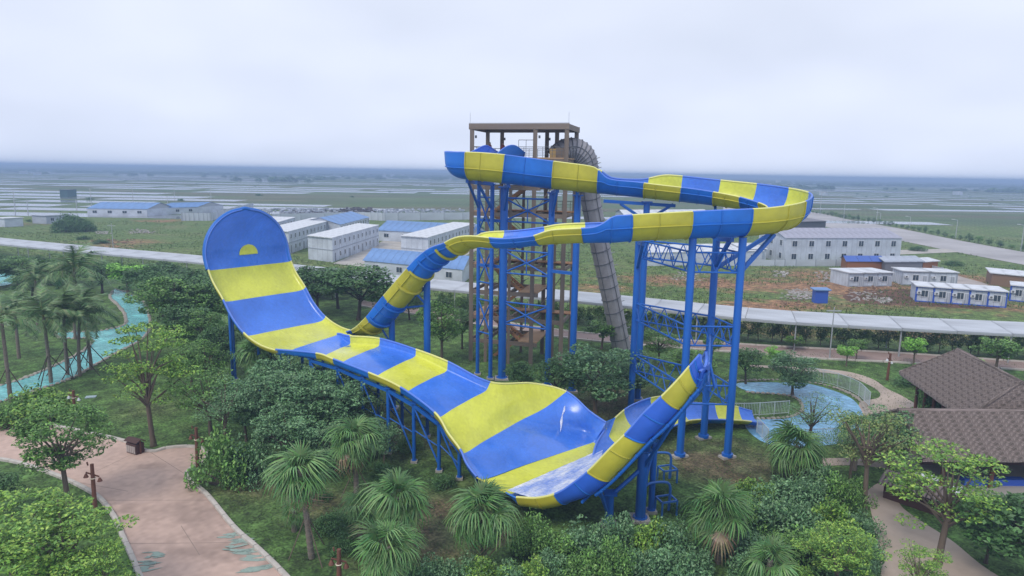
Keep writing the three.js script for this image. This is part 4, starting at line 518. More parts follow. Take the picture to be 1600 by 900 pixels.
  if (o.band) for (const [p, q] of [[A, B], [B, C], [Dd, A]]) part('storey_band', beam(up(p, h / 2), up(q, h / 2), 0.16, 0.22), o.band, t);
  return t;
}
const g2 = (x, y) => G(x, y);
{ // white two-storey dormitory blocks; a = near end left, b = near end right, v along the block
  const dorm = (ax, ay, bx, by, fx, fy, h, label, sheets) => { const a = g2(ax, ay), b = g2(bx, by), far = g2(fx, fy); const v = far.clone().sub(b); return block('dormitory', label, 'building', a, b, v, h, M.whiteR, M.white, { storeys: 2, spacing: 3.4, seams: 1.7, faces: [1], doors: 3, band: M.grayWall, group: 'white dormitory blocks', sheets: 4, ww: 0.9 }); };
  dorm(482, 405, 520, 410, 592, 383, 5.8, 'white two-storey dormitory block on the yard with its end wall facing the tall slide wall');
  dorm(410, 393, 452, 397, 524, 371, 5.8, 'white two-storey dormitory block half behind the tall slide wall');
  dorm(370, 378, 425, 380, 462, 366, 5.6, 'white dormitory block with just its roof end showing beside the tall slide wall');
  dorm(627, 406, 669, 410, 742, 380, 6.0, 'white two-storey dormitory block across the yard, beside the stair tower');
  block('blue_roof_hall', 'long hall with blue gabled roof behind the dormitories', 'building', g2(470, 372), g2(532, 377), g2(577, 362).sub(g2(532, 377)), 5.2, M.blueR, M.white, { gable: 1.8, sheets: 6, storeys: 2, faces: [1], group: 'blue-roofed halls' });
  block('blue_roof_hall', 'low wide hall with pale blue roof across the end of the yard', 'building', g2(590, 376), g2(735, 384), V3(3, 0, -22), 3.3, M.blueR, M.white, { gable: 2.4, sheets: 14, faces: [0], spacing: 6, group: 'blue-roofed halls', ww: 1.6 });
  block('blue_roof_hall', 'low hall with pale blue roof just behind the covered walkway', 'building', g2(570, 428), g2(722, 444), V3(1.5, 0, -13), 2.9, M.blueR, M.white, { gable: 2.0, sheets: 14, faces: [0], spacing: 5, group: 'blue-roofed halls', ww: 1.4 });
  block('blue_roof_hall', 'small white block under the flume loop beside the tower foot', 'building', g2(1000, 416), g2(1190, 412), V3(3, 0, -14), 3.2, M.whiteR, M.white, { sheets: 8, faces: [0], spacing: 5, pitch: 0.5 });
  block('blue_roof_hall', 'grey-roofed hall seen between the two flume legs', 'building', g2(975, 352), g2(1110, 350), V3(0, 0, -26), 4.5, M.whiteR, M.grayWall, { sheets: 10, faces: [0], spacing: 7, gable: 1.6 });
  block('office_building', 'big white two-storey site office with grey ribbed roof', 'building', g2(1226, 412), g2(1405, 411), V3(-1, 0, -17), 6.6, std(lin(0.36, 0.37, 0.46), 0.6, { map: rep(mottle, 0.2) }), M.white, { storeys: 2, spacing: 4.3, seams: 1.45, gable: 2.0, sheets: 20, faces: [0, 2], group: 'site buildings', ww: 1.3, wh: 1.4 });
  block('annex', 'low white annex joined to the left of the site office', 'building', g2(1160, 411), g2(1196, 411), V3(0, 0, -10), 3.6, M.whiteR, M.white, { faces: [0], pitch: 0.4, group: 'site buildings' });
  block('dark_warehouse', 'dark grey flat warehouse behind the site office', 'building', g2(1236, 376), g2(1288, 374), V3(0, 0, -26), 6.5, std(lin(0.17, 0.17, 0.20), 0.7), std(lin(0.09, 0.10, 0.13), 0.7), { faces: [0], sheets: 3, spacing: 6, group: 'site buildings' });
  // left of the tall wall
  block('blue_roof_shed', 'long low white shed with bright blue roof at the edge of the fish ponds', 'building', g2(137, 337), g2(230, 338), V3(4, 0, -16), 3.2, M.blueR, M.white, { gable: 2.6, sheets: 8, faces: [0], spacing: 6, ww: 1.8, group: 'blue-roofed sheds by the ponds' });
  block('blue_roof_shed', 'shorter blue-roofed shed beside the white boundary wall by the ponds', 'building', g2(246, 336), g2(308, 334), V3(6, 0, -16), 3.2, M.blueR, M.white, { gable: 2.2, sheets: 6, faces: [0], spacing: 6, ww: 1.6, group: 'blue-roofed sheds by the ponds' });
  block('site_cabin', 'lone grey cabin on the rough grass left of the shrubs', 'cabin', g2(51, 349), g2(73, 350), V3(5, 0, -6), 3.0, M.grayWall, M.grayWall, { faces: [1], group: 'lone cabins' });
  block('site_cabin', 'white cabin at the far left edge of the rough grass', 'cabin', g2(-12, 354), g2(8, 355), V3(3, 0, -5), 3.0, M.whiteR, M.white, { faces: [0], group: 'lone cabins' });
  block('pond_hut', 'tiny dark hut standing among the fish ponds', 'hut', g2(94, 308), g2(106, 308), V3(0, 0, -10), 5.0, M.rail, std(lin(0.06, 0.13, 0.14), 0.8), { faces: [] });
  const wall = (L, h, label, seg) => { const t = thing('boundary_wall', label, 'wall', null, 0, 'white site walls'); const P = L.map(p => G(...p)), c = new THREE.CatmullRomCurve3(P, false, 'catmullrom', 0), n = Math.round(c.getLength() / seg); for (let i = 0; i < n; i++) { const a = c.getPoint((i + 0.01) / n), b = c.getPoint((i + 0.99) / n); part('panel', beam(a.setY(h / 2), b.setY(h / 2), 0.12, h), M.white, t); const q = c.getPoint(i / n); part('post', box(0.25, h + 0.2, 0.25, q.x, h / 2 + 0.1, q.z), M.grayWall, t); } };
  wall([[284, 345], [330, 345], [396, 326]], 3.2, 'tall white panel wall running behind the tall slide wall', 6);
  wall([[425, 347], [560, 343], [600, 345], [735, 343]], 3.4, 'long white panel wall round the scrap yard behind the dormitories', 6);
  wall([[1000, 414], [1225, 416], [1330, 416], [1412, 412], [1480, 432]], 1.6, 'low pale mesh wall before the site office', 5);
}
{ // container cabins
  const row = (ax, ay, bx, by, n, dep, h, labels, trim, grp, roof) => { const a = G(ax, ay), b = G(bx, by), d = b.clone().sub(a).multiplyScalar(1 / n), v = V3(-d.z, 0, d.x).normalize().multiplyScalar(-1); const vv = V3(d.z, 0, -d.x).normalize().multiplyScalar(dep); for (let i = 0; i < n; i++) { const p = a.clone().addScaledVector(d, i + 0.01), q = a.clone().addScaledVector(d, i + 0.985); block('container_cabin', labels[i], 'cabin', p, q, vv, h, M.whiteR, M.white, { trim, faces: [0], spacing: 9, ac: true, seams: 1.0, ww: 1.1, wh: 1.1, group: grp, pitch: 0.02 }); } };
  const nth = ['first', 'second', 'third', 'fourth', 'fifth'];
  row(1325, 448, 1392, 447, 3, 6, 2.8, [0, 1, 2].map(i => `plain white container cabin, ${nth[i]} of three from the rubble heap`), M.grayWall, 'row of three white cabins');
  row(1408, 445, 1494, 448, 2, 5, 2.9, ['white container cabin standing behind the row of blue-trimmed cabins', 'white container cabin with dark corner behind the blue-trimmed cabins'], M.grayWall, 'pair of white cabins');
  row(1430, 471, 1571, 481, 5, 5.4, 2.8, [0, 1, 2, 3, 4].map(i => `white container cabin with blue posts, ${nth[i]} of five from the rubble side`), M.blueTrim, 'row of five blue-trimmed cabins');
  row(1577, 470, 1660, 478, 3, 5, 2.9, [0, 1, 2].map(i => `blue-posted cabin of the end row beside the row of five, ${nth[i]} along`), M.blueTrim, 'end row of blue-trimmed cabins');
  block('blue_tank', 'small bright blue box cabin alone on the rubble', 'cabin', G(1273, 474), G(1293, 474), V3(0.3, 0, -2), 2.3, M.blueR, M.blueTrim, { faces: [] });
  block('brown_shed', 'low brown shed with white roof at the edge of the cabin yard', 'shed', G(1548, 446), G(1640, 456), V3(3, 0, -6), 2.6, M.whiteR, std(lin(0.22, 0.14, 0.09), 0.85), { faces: [], sheets: 4, pitch: 0.3 });
  block('tarp_shed', 'shed under blue tarpaulin before the site office', 'shed', G(1322, 424), G(1378, 424), V3(2, 0, -7), 2.4, M.tarp, M.rust, { faces: [], gable: 1.0, sheets: 3 });
  block('tin_shed', 'grey tin shed beside the tarpaulin shed', 'shed', G(1382, 427), G(1440, 426), V3(2, 0, -7), 2.6, M.grayWall, std(lin(0.16, 0.17, 0.2), 0.8), { faces: [], sheets: 5, pitch: 0.5 });
  block('plank_shed', 'rusty plank shed at the end of the tin shed', 'shed', G(1441, 426), G(1464, 424), V3(1, 0, -6), 2.5, M.whiteR, M.rust, { faces: [], sheets: 2 });
}
{ // rubble and scrap: uncountable
  const R = rng(91), mk = (areas, label, name, mats) => { const gs = []; for (const [x, y, sx, sy, n, big] of areas) for (let i = 0; i < n; i++) { const p = G(x + rr(-sx, sx, R) * (0.3 + 0.7 * R()), y + rr(-sy, sy, R)); const w = rr(0.2, 1.2, R) * big * 0.8, h = rr(0.05, 0.25, R) * big; gs.push(box(w, h, rr(0.12, 0.6, R) * big, 0, 0, 0).rotateZ(rr(-0.25, 0.25, R)).rotateY(rr(0, 3, R)).translate(p.x, h * 0.6, p.z)); } const o = part(name, gs, mats); tag(o, label, 'rubble', null, 'stuff'); };
  mk([[1245, 460, 30, 8, 120, 0.8], [1290, 432, 22, 9, 60, .9], [1220, 428, 14, 5, 30, 1.2], [1350, 462, 30, 8, 60, .8], [1075, 432, 30, 7, 90, .7], [1270, 462, 30, 6, 60, .7], [220, 362, 22, 3, 60, 1.3], [160, 364, 14, 2, 26, 1.2], [1380, 470, 16, 4, 30, 1.0], [1000, 436, 8, 4, 20, 1]], 'pale rubble and broken boards strewn over the rough ground', 'rubble', std(lin(0.42, 0.40, 0.39), 0.9, { map: rep(mottle, 0.6) }));
  mk([[1250, 470, 40, 8, 110, .6], [1360, 455, 40, 10, 90, .8], [185, 378, 40, 4, 60, .8], [1110, 442, 40, 8, 60, .6], [160, 378, 20, 3, 50, 1.2]], 'brown timber scraps lying on the rough ground', 'timber_scrap', std(lin(0.2, 0.13, 0.09), 0.9));
  mk([[480, 330, 90, 3.5, 200, 3], [640, 331, 110, 3.5, 200, 3]], 'pale scrap heaped behind the long white wall', 'scrap_heap', M.grayWall);
  mk([[560, 329, 30, 3, 120, 3.5], [500, 332, 70, 3, 120, 2.5]], 'dark scrap heaped behind the long white wall', 'scrap_heap', std(lin(0.07, 0.06, 0.07), 0.9));
}
{ // poles and street lamps
  const pole = (x, y, ty, r, label, grp, arm) => { const f = G(x, y), h = heightAt(f, ty), t = thing(arm ? 'street_lamp' : 'utility_pole', label, arm ? 'street lamp' : 'pole', f, 0, grp); part('shaft', bar(V3(0, 0, 0), V3(0, h, 0), r, 7, r * 0.6), M.galv, t); if (arm) { part('arm', bar(V3(0, h, 0), V3(-1.8, h + 0.3, 0.4), r * 0.5, 5), M.galv, t); part('lamp_head', box(0.9, 0.14, 0.35, -2.1, h + 0.3, 0.45), M.whiteR, t); } else part('crossarm', box(1.8, 0.12, 0.12, 0, h * 0.93, 0), M.galv, t); };
  for (const [x, y, ty] of [[24, 333, 298], [44, 334, 312], [143, 324, 294], [208, 316, 287], [273, 312, 288], [330, 314, 290], [262, 320, 306], [374, 302, 282], [390, 301, 286], [120, 327, 312]]) pole(x, y, ty, 0.22, 'thin pale utility pole standing among the fish ponds', 'poles among the ponds');
  pole(178, 401, 349, 0.1, 'slim pole rising through the covered walkway beside the rough grass', 'poles along the walkway'); pole(1296, 560, 480, 0.09, 'slim pole standing before the covered walkway by the blue box cabin', 'poles along the walkway');
  for (const [x, y, ty] of [[1281, 336, 300], [1318, 345, 312], [1369, 350, 325], [1421, 357, 339], [1493, 372, 344], [1595, 392, 352], [1375, 346, 333]]) pole(x, y, ty, 0.16, 'grey street lamp along the far side of the highway', 'street lamps on the highway', true);
  for (const [x, y] of [[985, 566], [1000, 480]]) { }
}
{ // wooden park lamps
  const mk = (x, y, ty, label, white) => { const f = G(x, y), h = heightAt(f, ty), t = thing('park_lamp', label, 'lamp post', f, 0.4, 'rustic wooden lamp posts'); const tr = V3(0.05, h, 0.03); part('post', bar(V3(0, 0, 0), tr, 0.15, 9, 0.11), M.wood, t); part('cross_arm', bar(V3(-0.34, h * 0.84, 0), V3(0.4, h * 0.72, 0.05), 0.05, 6), M.wood, t); for (const [sx, yy] of [[-0.34, h * 0.84], [0.4, h * 0.72]]) { const g = new THREE.LatheGeometry([[0.02, 0.26], [0.06, 0.23], [0.14, 0.06], [0.155, 0]].map(p => new THREE.Vector2(...p)), 10).translate(sx, yy - 0.34, 0); const s = part('lamp_shade', g, white ? M.whiteR : M.wood, t); part('bulb', new THREE.SphereGeometry(0.07, 8, 6).translate(sx, yy - 0.32, 0), M.lamp, s); } part('finial', bar(V3(-0.18, h * 0.98, 0), V3(-0.22, h * 1.05, 0), 0.05, 6), M.wood, t); part('rope_band', new THREE.TorusGeometry(0.15, 0.035, 5, 12).rotateX(Math.PI / 2).translate(0.03, h * 0.7, 0), M.lamp, t); };
  mk(309, 730, 668, 'red-brown wooden lamp post inside the round end of the plaza'); mk(149, 798, 725, 'red-brown wooden lamp post on the lawn side kerb of the plaza'); mk(117, 648, 610, 'red-brown wooden lamp post with white shades on the lawn by the river', true); mk(530, 935, 858, 'red-brown wooden lamp post below the fan palm with the propped trunk'); mk(1386, 594, 552, 'red-brown wooden lamp post with white shades on the lawn by the winding path', true);
  // litter bin with a little roof
  const f = G(212, 707), t = thing('litter_bin', 'wooden roofed litter bin with pale slats on the plaza kerb', 'litter bin', f, -0.45); const w = 1.15, d = 0.7, h = 1.1; part('cabinet', box(w, h * 0.72, d, 0, h * 0.4, 0), M.woodD, t); for (let i = 0; i < 5; i++) part('slat', box(0.15, h * 0.5, 0.04, -w / 2 + 0.15 + i * 0.21, h * 0.36, d / 2 + 0.03), std(lin(0.4, 0.36, 0.34), 0.8), t); for (const s of [-1, 1]) part('roof_board', box(w + 0.3, 0.06, d * 0.66).rotateX(s * 0.45).translate(0, h * 0.98, s * d * 0.28), M.woodD, t); for (const sx of [-1, 1]) part('leg', box(0.1, h * 0.95, 0.1, sx * (w / 2 + 0.02), h * 0.48, 0), M.wood, t);
  // hatch slab on the lawn
  const s = part('access_hatch', box(0.9, 0.08, 0.6), std(lin(0.35, 0.45, 0.5), 0.5)); s.position.copy(G(142, 621)).setY(0.06); s.rotation.y = 0.3; tag(s, 'pale metal access hatch lying on the lawn by the river', 'hatch');
}
{ // thatched restaurant on the right: two hipped roofs with courses of thatch, posts below
  const hip = (name, label, c, hx, hz, turn, he, hr, ridge, open) => { const t = thing(name, label, 'thatched hut', c, turn); const N = 11; const A = f => { const k = 1 - f; return [ridge + (hx - ridge) * k, hz * k]; };
    for (let i = 0; i < N; i++) { const [x0, z0] = A(i / N), [x1, z1] = A((i + 1.18) / N > 1 ? 1 : (i + 1.18) / N); const y0 = he + (hr - he) * i / N, y1 = he + (hr - he) * Math.min(1, (i + 1.18) / N); const y0b = y0 + 0.26; const sides = [[[-x0, z0], [x0, z0], [-x1, z1], [x1, z1]], [[x0, z0], [x0, -z0], [x1, z1], [x1, -z1]], [[x0, -z0], [-x0, -z0], [x1, -z1], [-x1, -z1]], [[-x0, -z0], [-x0, z0], [-x1, -z1], [-x1, z1]]]; sides.forEach(s => { const nn = Math.max(6, Math.round(Math.hypot(s[0][0] - s[1][0], s[0][1] - s[1][1]) / 0.4)); const lower = [], mid = [], upper = []; for (let k = 0; k <= nn; k++) { const u = k / nn, jx = 0.07 * fbm(k * 0.9 + i * 13.7, i * 5.1, 2, 2) + 0.06 * fbm(k * 0.17, i * 3.3, 6, 2), p = [s[0][0] + (s[1][0] - s[0][0]) * u, s[0][1] + (s[1][1] - s[0][1]) * u], q = [s[2][0] + (s[3][0] - s[2][0]) * u, s[2][1] + (s[3][1] - s[2][1]) * u]; lower.push(V3(p[0], y0 - 0.1 + jx, p[1])); mid.push(V3(p[0], y0b + jx * 0.6, p[1])); upper.push(V3(q[0], y1 + 0.02, q[1])); } part('thatch_course', grid([lower, mid, upper]), M.thatch, t); }); }
    part('ridge_cap', bar(V3(-ridge - 0.2, hr + 0.03, 0), V3(ridge + 0.2, hr + 0.03, 0), 0.16, 8), M.thatch, t); for (const sx of [-1, 1]) for (const sz of [-1, 1]) part('hip_cap', bar(V3(sx * hx, he + 0.12, sz * hz), V3(sx * ridge, hr + 0.06, 0), 0.14, 6), M.thatch, t);
    part('floor_slab', box(hx * 1.85, 0.25, hz * 1.85, 0, 0.12, 0), M.conc, t); for (let x = -3; x <= 3; x++) for (const sz of [-1, 1]) part('post', bar(V3(x / 3 * hx * 0.82, 0, sz * hz * 0.7), V3(x / 3 * hx * 0.82, he + 0.15, sz * hz * 0.7), 0.16, 7), M.wood, t); part('back_wall', box(hx * 1.5, he, 0.2, 0, he / 2, -hz * 0.3), std(lin(0.16, 0.1, 0.08), 0.9), t); for (let x = -1; x <= 1; x++) part('bench', box(hx * 0.35, 0.5, 0.6, x * hx * 0.5, 0.45, hz * 0.55), M.blueTrim, t); };
  hip('thatched_hut', 'grey-brown thatched hut with pointed hipped roof beside the winding path', V3(40.6, 0, -56.4), 6.4, 4.3, -1.72, 3.6, 6.5, 5.0);
  hip('thatched_hall', 'long grey-brown thatched hall in front of the pointed hut', V3(41.6, 0, -49.0), 13, 4.0, 0.02, 2.8, 5.0, 12.5);
  // low stall roof by the right path
  const c = G(1424, 792), t = thing('stall', 'low tiled stall roof with white bags on top beside the right path', 'stall', V3(c.x + 0.6, 0, c.z), -0.85); for (let i = 0; i < 16; i++) part('tile_row', tube([V3(-2.3 + i * 0.3, 1.2, 1.1), V3(-2.3 + i * 0.3, 1.75, 0), V3(-2.3 + i * 0.3, 1.6, -0.5)], 0.14, 6, false, 8), std(lin(0.2, 0.165, 0.16), 0.9), t); part('counter', box(4.4, 1.1, 1.1, 0, 0.55, 0), M.woodD, t);
  for (const [x, z] of [[-0.4, -0.7], [0.3, -0.75], [1.9, -0.3], [2.0, 0.2]]) { const o = part('white_bag', new THREE.IcosahedronGeometry(0.36, 2).scale(1.2, 0.6, 0.9), M.whiteR); o.position.set(x, 1.95, z).applyAxisAngle(V3(0, 1, 0), -0.85).add(V3(c.x + 0.6, 0, c.z)); tag(o, 'white sack lying on the low stall roof', 'sack', 'white sacks on the stall roof'); }
}


// ---------------------------------------------------------------- vegetation
function leafCloud(R, n, leaf, place, pal, up = 0.6) { // many leaf-sized rhombi
  const pos = new Float32Array(n * 12), nor = new Float32Array(n * 12), col = new Float32Array(n * 12), uv = new Float32Array(n * 8), idx = []; const nv = V3(), a = V3(), b = V3();
  for (let i = 0; i < n; i++) { const [p, tone] = place(i); nv.set(rr(-1, 1, R), rr(-0.3, 1, R) + up, rr(-1, 1, R)).normalize(); a.set(rr(-1, 1, R), rr(-1, 0.4, R), rr(-1, 1, R)).cross(nv).normalize(); b.copy(nv).cross(a); const s = leaf * rr(0.65, 1.35, R), w = s * 0.5;
    const P = [[a, s], [b, w], [a, -s], [b, -w]]; for (let k = 0; k < 4; k++) { const q = P[k][0], f = P[k][1]; const o = i * 12 + k * 3; pos[o] = p.x + q.x * f; pos[o + 1] = p.y + q.y * f - (k === 0 ? s * 0.2 : 0); pos[o + 2] = p.z + q.z * f; nor[o] = nv.x; nor[o + 1] = nv.y; nor[o + 2] = nv.z; }
    const c = pal[Math.floor(R() * pal.length)], t = tone * rr(0.75, 1.25, R); for (let k = 0; k < 4; k++) for (let q = 0; q < 3; q++) col[i * 12 + k * 3 + q] = c[q] * t; const v = i * 4; idx.push(v, v + 1, v + 2, v, v + 2, v + 3); }
  const g = new THREE.BufferGeometry(); g.setAttribute('position', new THREE.BufferAttribute(pos, 3)); g.setAttribute('normal', new THREE.BufferAttribute(nor, 3)); g.setAttribute('color', new THREE.BufferAttribute(col, 3)); g.setAttribute('uv', new THREE.BufferAttribute(uv, 2)); g.setIndex(idx); return g;
}
const PAL = {
  mid: [[0.112, 0.255, 0.051], [0.142, 0.309, 0.057], [0.090, 0.200, 0.051], [0.180, 0.325, 0.077], [0.068, 0.155, 0.038]], dark: [[0.061, 0.156, 0.039], [0.076, 0.178, 0.050], [0.052, 0.125, 0.039]],
blue: [[0.090, 0.208, 0.089], [0.127, 0.263, 0.122], [0.068, 0.155, 0.064], [0.195, 0.340, 0.166], [0.106, 0.232, 0.077]], light: [[0.225, 0.402, 0.051], [0.165, 0.340, 0.051], [0.300, 0.448, 0.077], [0.120, 0.263, 0.045], [0.083, 0.186, 0.038]], lime: [[0.202, 0.458, 0.063], [0.243, 0.523, 0.081], [0.161, 0.376, 0.053]],
  dry: [[0.182, 0.272, 0.071], [0.243, 0.292, 0.089], [0.122, 0.208, 0.053]],
};
// prototype 5 m tall, crown radius 2 m
function treeProto(seed, o) {
  const R = rng(seed), H = 5, ch = o.crownH || 3.2, cy = H - ch / 2, rx = 2, ry = ch / 2; const clumps = []; const nC = o.clumps || 34;
  for (let i = 0; i < nC; i++) { let d; do { d = V3(rr(-1, 1, R), rr(-1, 1, R), rr(-1, 1, R)); } while (d.length() > 1 || d.length() < (o.hollow || 0.35)); const lump = 0.82 + 0.5 * fbm(d.x * 1.4 + seed, d.y * 1.4, d.z * 1.4, 2); const c = V3(d.x * rx * lump, cy + d.y * ry * lump, d.z * rx * lump); clumps.push([c, rr(0.7, 1.25, R) * (o.clumpR || 0.62), rr(0.85, 1.18, R)]); }
  const flat = o.flat || 0.5; const crown = leafCloud(R, o.n || 4200, o.leaf || 0.1, () => { const [c, r, t] = clumps[Math.floor(R() * clumps.length)]; let d; do { d = V3(rr(-1, 1, R), rr(-1, 1, R), rr(-1, 1, R)); } while (d.length() > 1); const m = Math.pow(d.length(), 0.3); d.normalize().multiplyScalar(m); return [V3(c.x + d.x * r, c.y + d.y * r * flat, c.z + d.z * r), t]; }, PAL[o.pal || 'mid'], o.up ?? 0.7);
  const gs = []; const y0 = cy - ry * 0.4; const lean = V3(rr(-0.15, 0.15, R), 0, rr(-0.15, 0.15, R)); const trunkTop = V3(lean.x, y0, lean.z); gs.push(bar(V3(0, -0.1, 0), trunkTop, o.tr || 0.11, 8, (o.tr || 0.11) * 0.7)); gs.push(bar(V3(0, -0.1, 0), V3(0, 0.3, 0), (o.tr || .11) * 1.5, 8, (o.tr || .11) * 0.95));
  const sorted = clumps.slice().sort((p, q) => q[0].y - p[0].y); const nl = o.limbs || 11; for (let i = 0; i < nl; i++) { const c = sorted[Math.floor(i * sorted.length / nl)][0]; const st = V3(0, -0.1, 0).lerp(trunkTop, rr(0.62, 1, R)); const m = st.clone().lerp(c, 0.5).add(V3(0, rr(0, 0.2, R), 0)); gs.push(bar(st, m, 0.05 * (o.lr || 1), 5, 0.035 * (o.lr || 1)), bar(m, c, 0.035 * (o.lr || 1), 5, 0.012)); }
  return { trunk: merge(gs), crown, H, rx, bark: o.bark || M.bark };
}
function shrubProto(seed, o) { const R = rng(seed); const clumps = []; for (let i = 0; i < (o.clumps || 26); i++) { const a = rr(0, 6.283, R), e = Math.acos(rr(0, 1, R)), r = rr(0.55, 1, R) * (0.85 + 0.4 * fbm(Math.cos(a) * 1.3 + seed, Math.sin(a) * 1.3, e, 2)); clumps.push([V3(Math.cos(a) * Math.sin(e) * r, Math.cos(e) * r * 0.95 + 0.08, Math.sin(a) * Math.sin(e) * r), rr(0.22, 0.4, R), rr(0.85, 1.2, R)]); }
  const crown = leafCloud(R, (o.n || 2600) * (o.leaf ? 1 : 1.25) | 0, o.leaf || 0.046, () => { const [c, r, t] = clumps[Math.floor(R() * clumps.length)]; const d = V3(rr(-1, 1, R), rr(-1, 1, R), rr(-1, 1, R)).normalize().multiplyScalar(r * Math.pow(R(), 0.35)); const p = c.clone().add(d); p.y = Math.max(0.02, p.y); return [p, t]; }, PAL[o.pal || 'mid'], 0.6);
  const gs = []; for (let i = 0; i < 7; i++) { const c = clumps[i * 2][0]; gs.push(bar(V3(c.x * 0.1, -0.02, c.z * 0.1), c, 0.035, 5, 0.012)); } return { trunk: merge(gs), crown, H: 1, rx: 1, bark: M.barkD }; }
const TP = {
  round: [treeProto(1, { pal: 'mid', n: 7500, clumps: 52, leaf: 0.07, crownH: 3.6, clumpR: 0.5, flat: 0.4, limbs: 16 }), treeProto(2, { pal: 'mid', n: 7000, clumps: 44, leaf: 0.075, crownH: 3.4, clumpR: 0.52, limbs: 16 })],
  dark: [treeProto(3, { pal: 'dark', n: 4200, clumps: 40, crownH: 3.6, bark: M.barkD }), treeProto(4, { pal: 'dark', n: 4200, clumps: 34, crownH: 3.8, bark: M.barkD })],
  blue: [treeProto(5, { pal: 'blue', n: 6500, clumps: 46, crownH: 4.2, leaf: 0.085, hollow: 0.5 }), treeProto(6, { pal: 'blue', n: 6500, clumps: 40, crownH: 4.0, leaf: 0.085 })],
  light: [treeProto(7, { pal: 'light', n: 8500, clumps: 52, flat: 0.26, leaf: 0.06, crownH: 3.5, clumpR: 0.46, limbs: 18 }), treeProto(8, { pal: 'light', n: 8500, clumps: 58, flat: 0.26, leaf: 0.06, crownH: 3.8, clumpR: 0.44, limbs: 18 })],
  feather: [treeProto(9, { pal: 'mid', n: 5200, clumps: 48, flat: 0.2, leaf: 0.06, crownH: 3.7, clumpR: 0.55, limbs: 18 }), treeProto(10, { pal: 'light', n: 5200, clumps: 46, flat: 0.2, leaf: 0.06, crownH: 3.6, clumpR: 0.5, limbs: 16 })],
  sparse: [treeProto(12, { pal: 'dry', n: 3000, clumps: 34, flat: 0.5, leaf: 0.05, crownH: 3.4, clumpR: 0.5, limbs: 26, lr: 1.1 }), treeProto(13, { pal: 'blue', n: 3000, clumps: 30, flat: 0.5, leaf: 0.052, crownH: 3.2, limbs: 22 })],
  lime: [treeProto(14, { pal: 'lime', n: 3000, clumps: 26, leaf: 0.12, crownH: 3.0, tr: 0.14 }), treeProto(15, { pal: 'mid', n: 3000, clumps: 26, leaf: 0.12, crownH: 3.2, tr: 0.14 })],
  hedge: [treeProto(16, { pal: 'dark', n: 1500, clumps: 30, leaf: 0.16, crownH: 4.7, clumpR: 0.8, flat: 0.9, limbs: 4 }), treeProto(17, { pal: 'dark', n: 1500, clumps: 28, leaf: 0.16, crownH: 4.7, clumpR: 0.75, flat: 0.9, limbs: 4 }), treeProto(18, { pal: 'mid', n: 1400, clumps: 26, leaf: 0.16, crownH: 4.5, clumpR: 0.75, flat: 0.9, limbs: 4 })],
};
const SP = { blue: [shrubProto(31, { pal: 'blue', n: 3400 }), shrubProto(32, { pal: 'blue', n: 3400 }), shrubProto(33, { pal: 'blue', n: 3200, clumps: 34 })], mid: [shrubProto(34, { pal: 'mid' }), shrubProto(35, { pal: 'mid' })], light: [shrubProto(36, { pal: 'light', n: 3000 }), shrubProto(37, { pal: 'light', n: 3000 })], dark: [shrubProto(38, { pal: 'dark' })] };
let vegN = 0;
function plant(name, cat, pr, foot, H, hw, label, group, part1 = 'trunk', part2 = 'crown') { const t = thing(name, label, cat, foot, (vegN++ * 2.399) % 6.283, group); const s = hw / pr.rx; t.scale.set(s, H / pr.H, s * 0.97); part(part1, pr.trunk, pr.bark, t); part(part2, pr.crown, M.leaf, t); return t; }
function tree(kind, x, y, ty, hwpx, label, group) { const foot = G(x, y), H = heightAt(foot, ty), hw = hwpx * foot.distanceTo(camera.position) / FPX; const L = TP[kind]; return plant('tree', 'tree', L[vegN % L.length], foot, H, hw, label, group); }
function shrub(kind, x, y, hwpx, hpx, label, group) { const foot = G(x, y), d = foot.distanceTo(camera.position) / FPX; const L = SP[kind]; return plant('shrub', 'shrub', L[vegN % L.length], foot, hpx * d * 1.05, hwpx * d, label, group, 'stems', 'foliage'); }
// foreground left
tree('round', 108, 792, 616, 64, 'round-crowned green tree leaning over the plaza edge');
tree('light', 25, 935, 758, 85, 'yellow-green bushy tree in the lawn below the plaza kerb', 'yellow-green trees below the plaza'); tree('light', 110, 960, 775, 85, 'yellow-green bushy tree in the lawn below the plaza kerb', 'yellow-green trees below the plaza'); tree('light', 165, 985, 838, 45, 'small yellow-green tree close to the plaza kerb');
tree('dark', -8, 810, 735, 32, 'dark tree at the lawn edge across from the round-crowned tree');
shrub('light', 62, 655, 50, 42, 'wide light green shrub on the lawn by the river'); shrub('mid', 25, 662, 36, 30, 'low green shrub beside the wide light shrub by the river');
tree('feather', 240, 697, 488, 64, 'tall feathery light green tree on the lawn beside the tall slide wall');
tree('feather', 330, 690, 560, 52, 'thin feathery tree before the bluish bushes'); tree('sparse', 352, 715, 585, 48, 'sparse pale-limbed tree between the feathery tree and the bluish bushes');
shrub('mid', 350, 755, 48, 75, 'light shrub beside the round end of the plaza'); shrub('blue', 395, 748, 38, 60, 'bluish shrub next to the round end of the plaza');
for (const [x, y, ty, w] of [[420, 690, 568, 52], [470, 700, 566, 56], [528, 705, 590, 52], [452, 735, 628, 52], [572, 715, 645, 32], [385, 690, 590, 40], [510, 742, 655, 40], [545, 690, 592, 38], [490, 655, 562, 36], [600, 725, 655, 26], [432, 662, 546, 42], [465, 668, 553, 42], [500, 676, 564, 42], [535, 684, 577, 40], [566, 695, 594, 36]]) tree('blue', x, y, ty, w, 'dense bluish-green small-leaved tree in the thicket under the return lane', 'bluish thicket under the return lane');
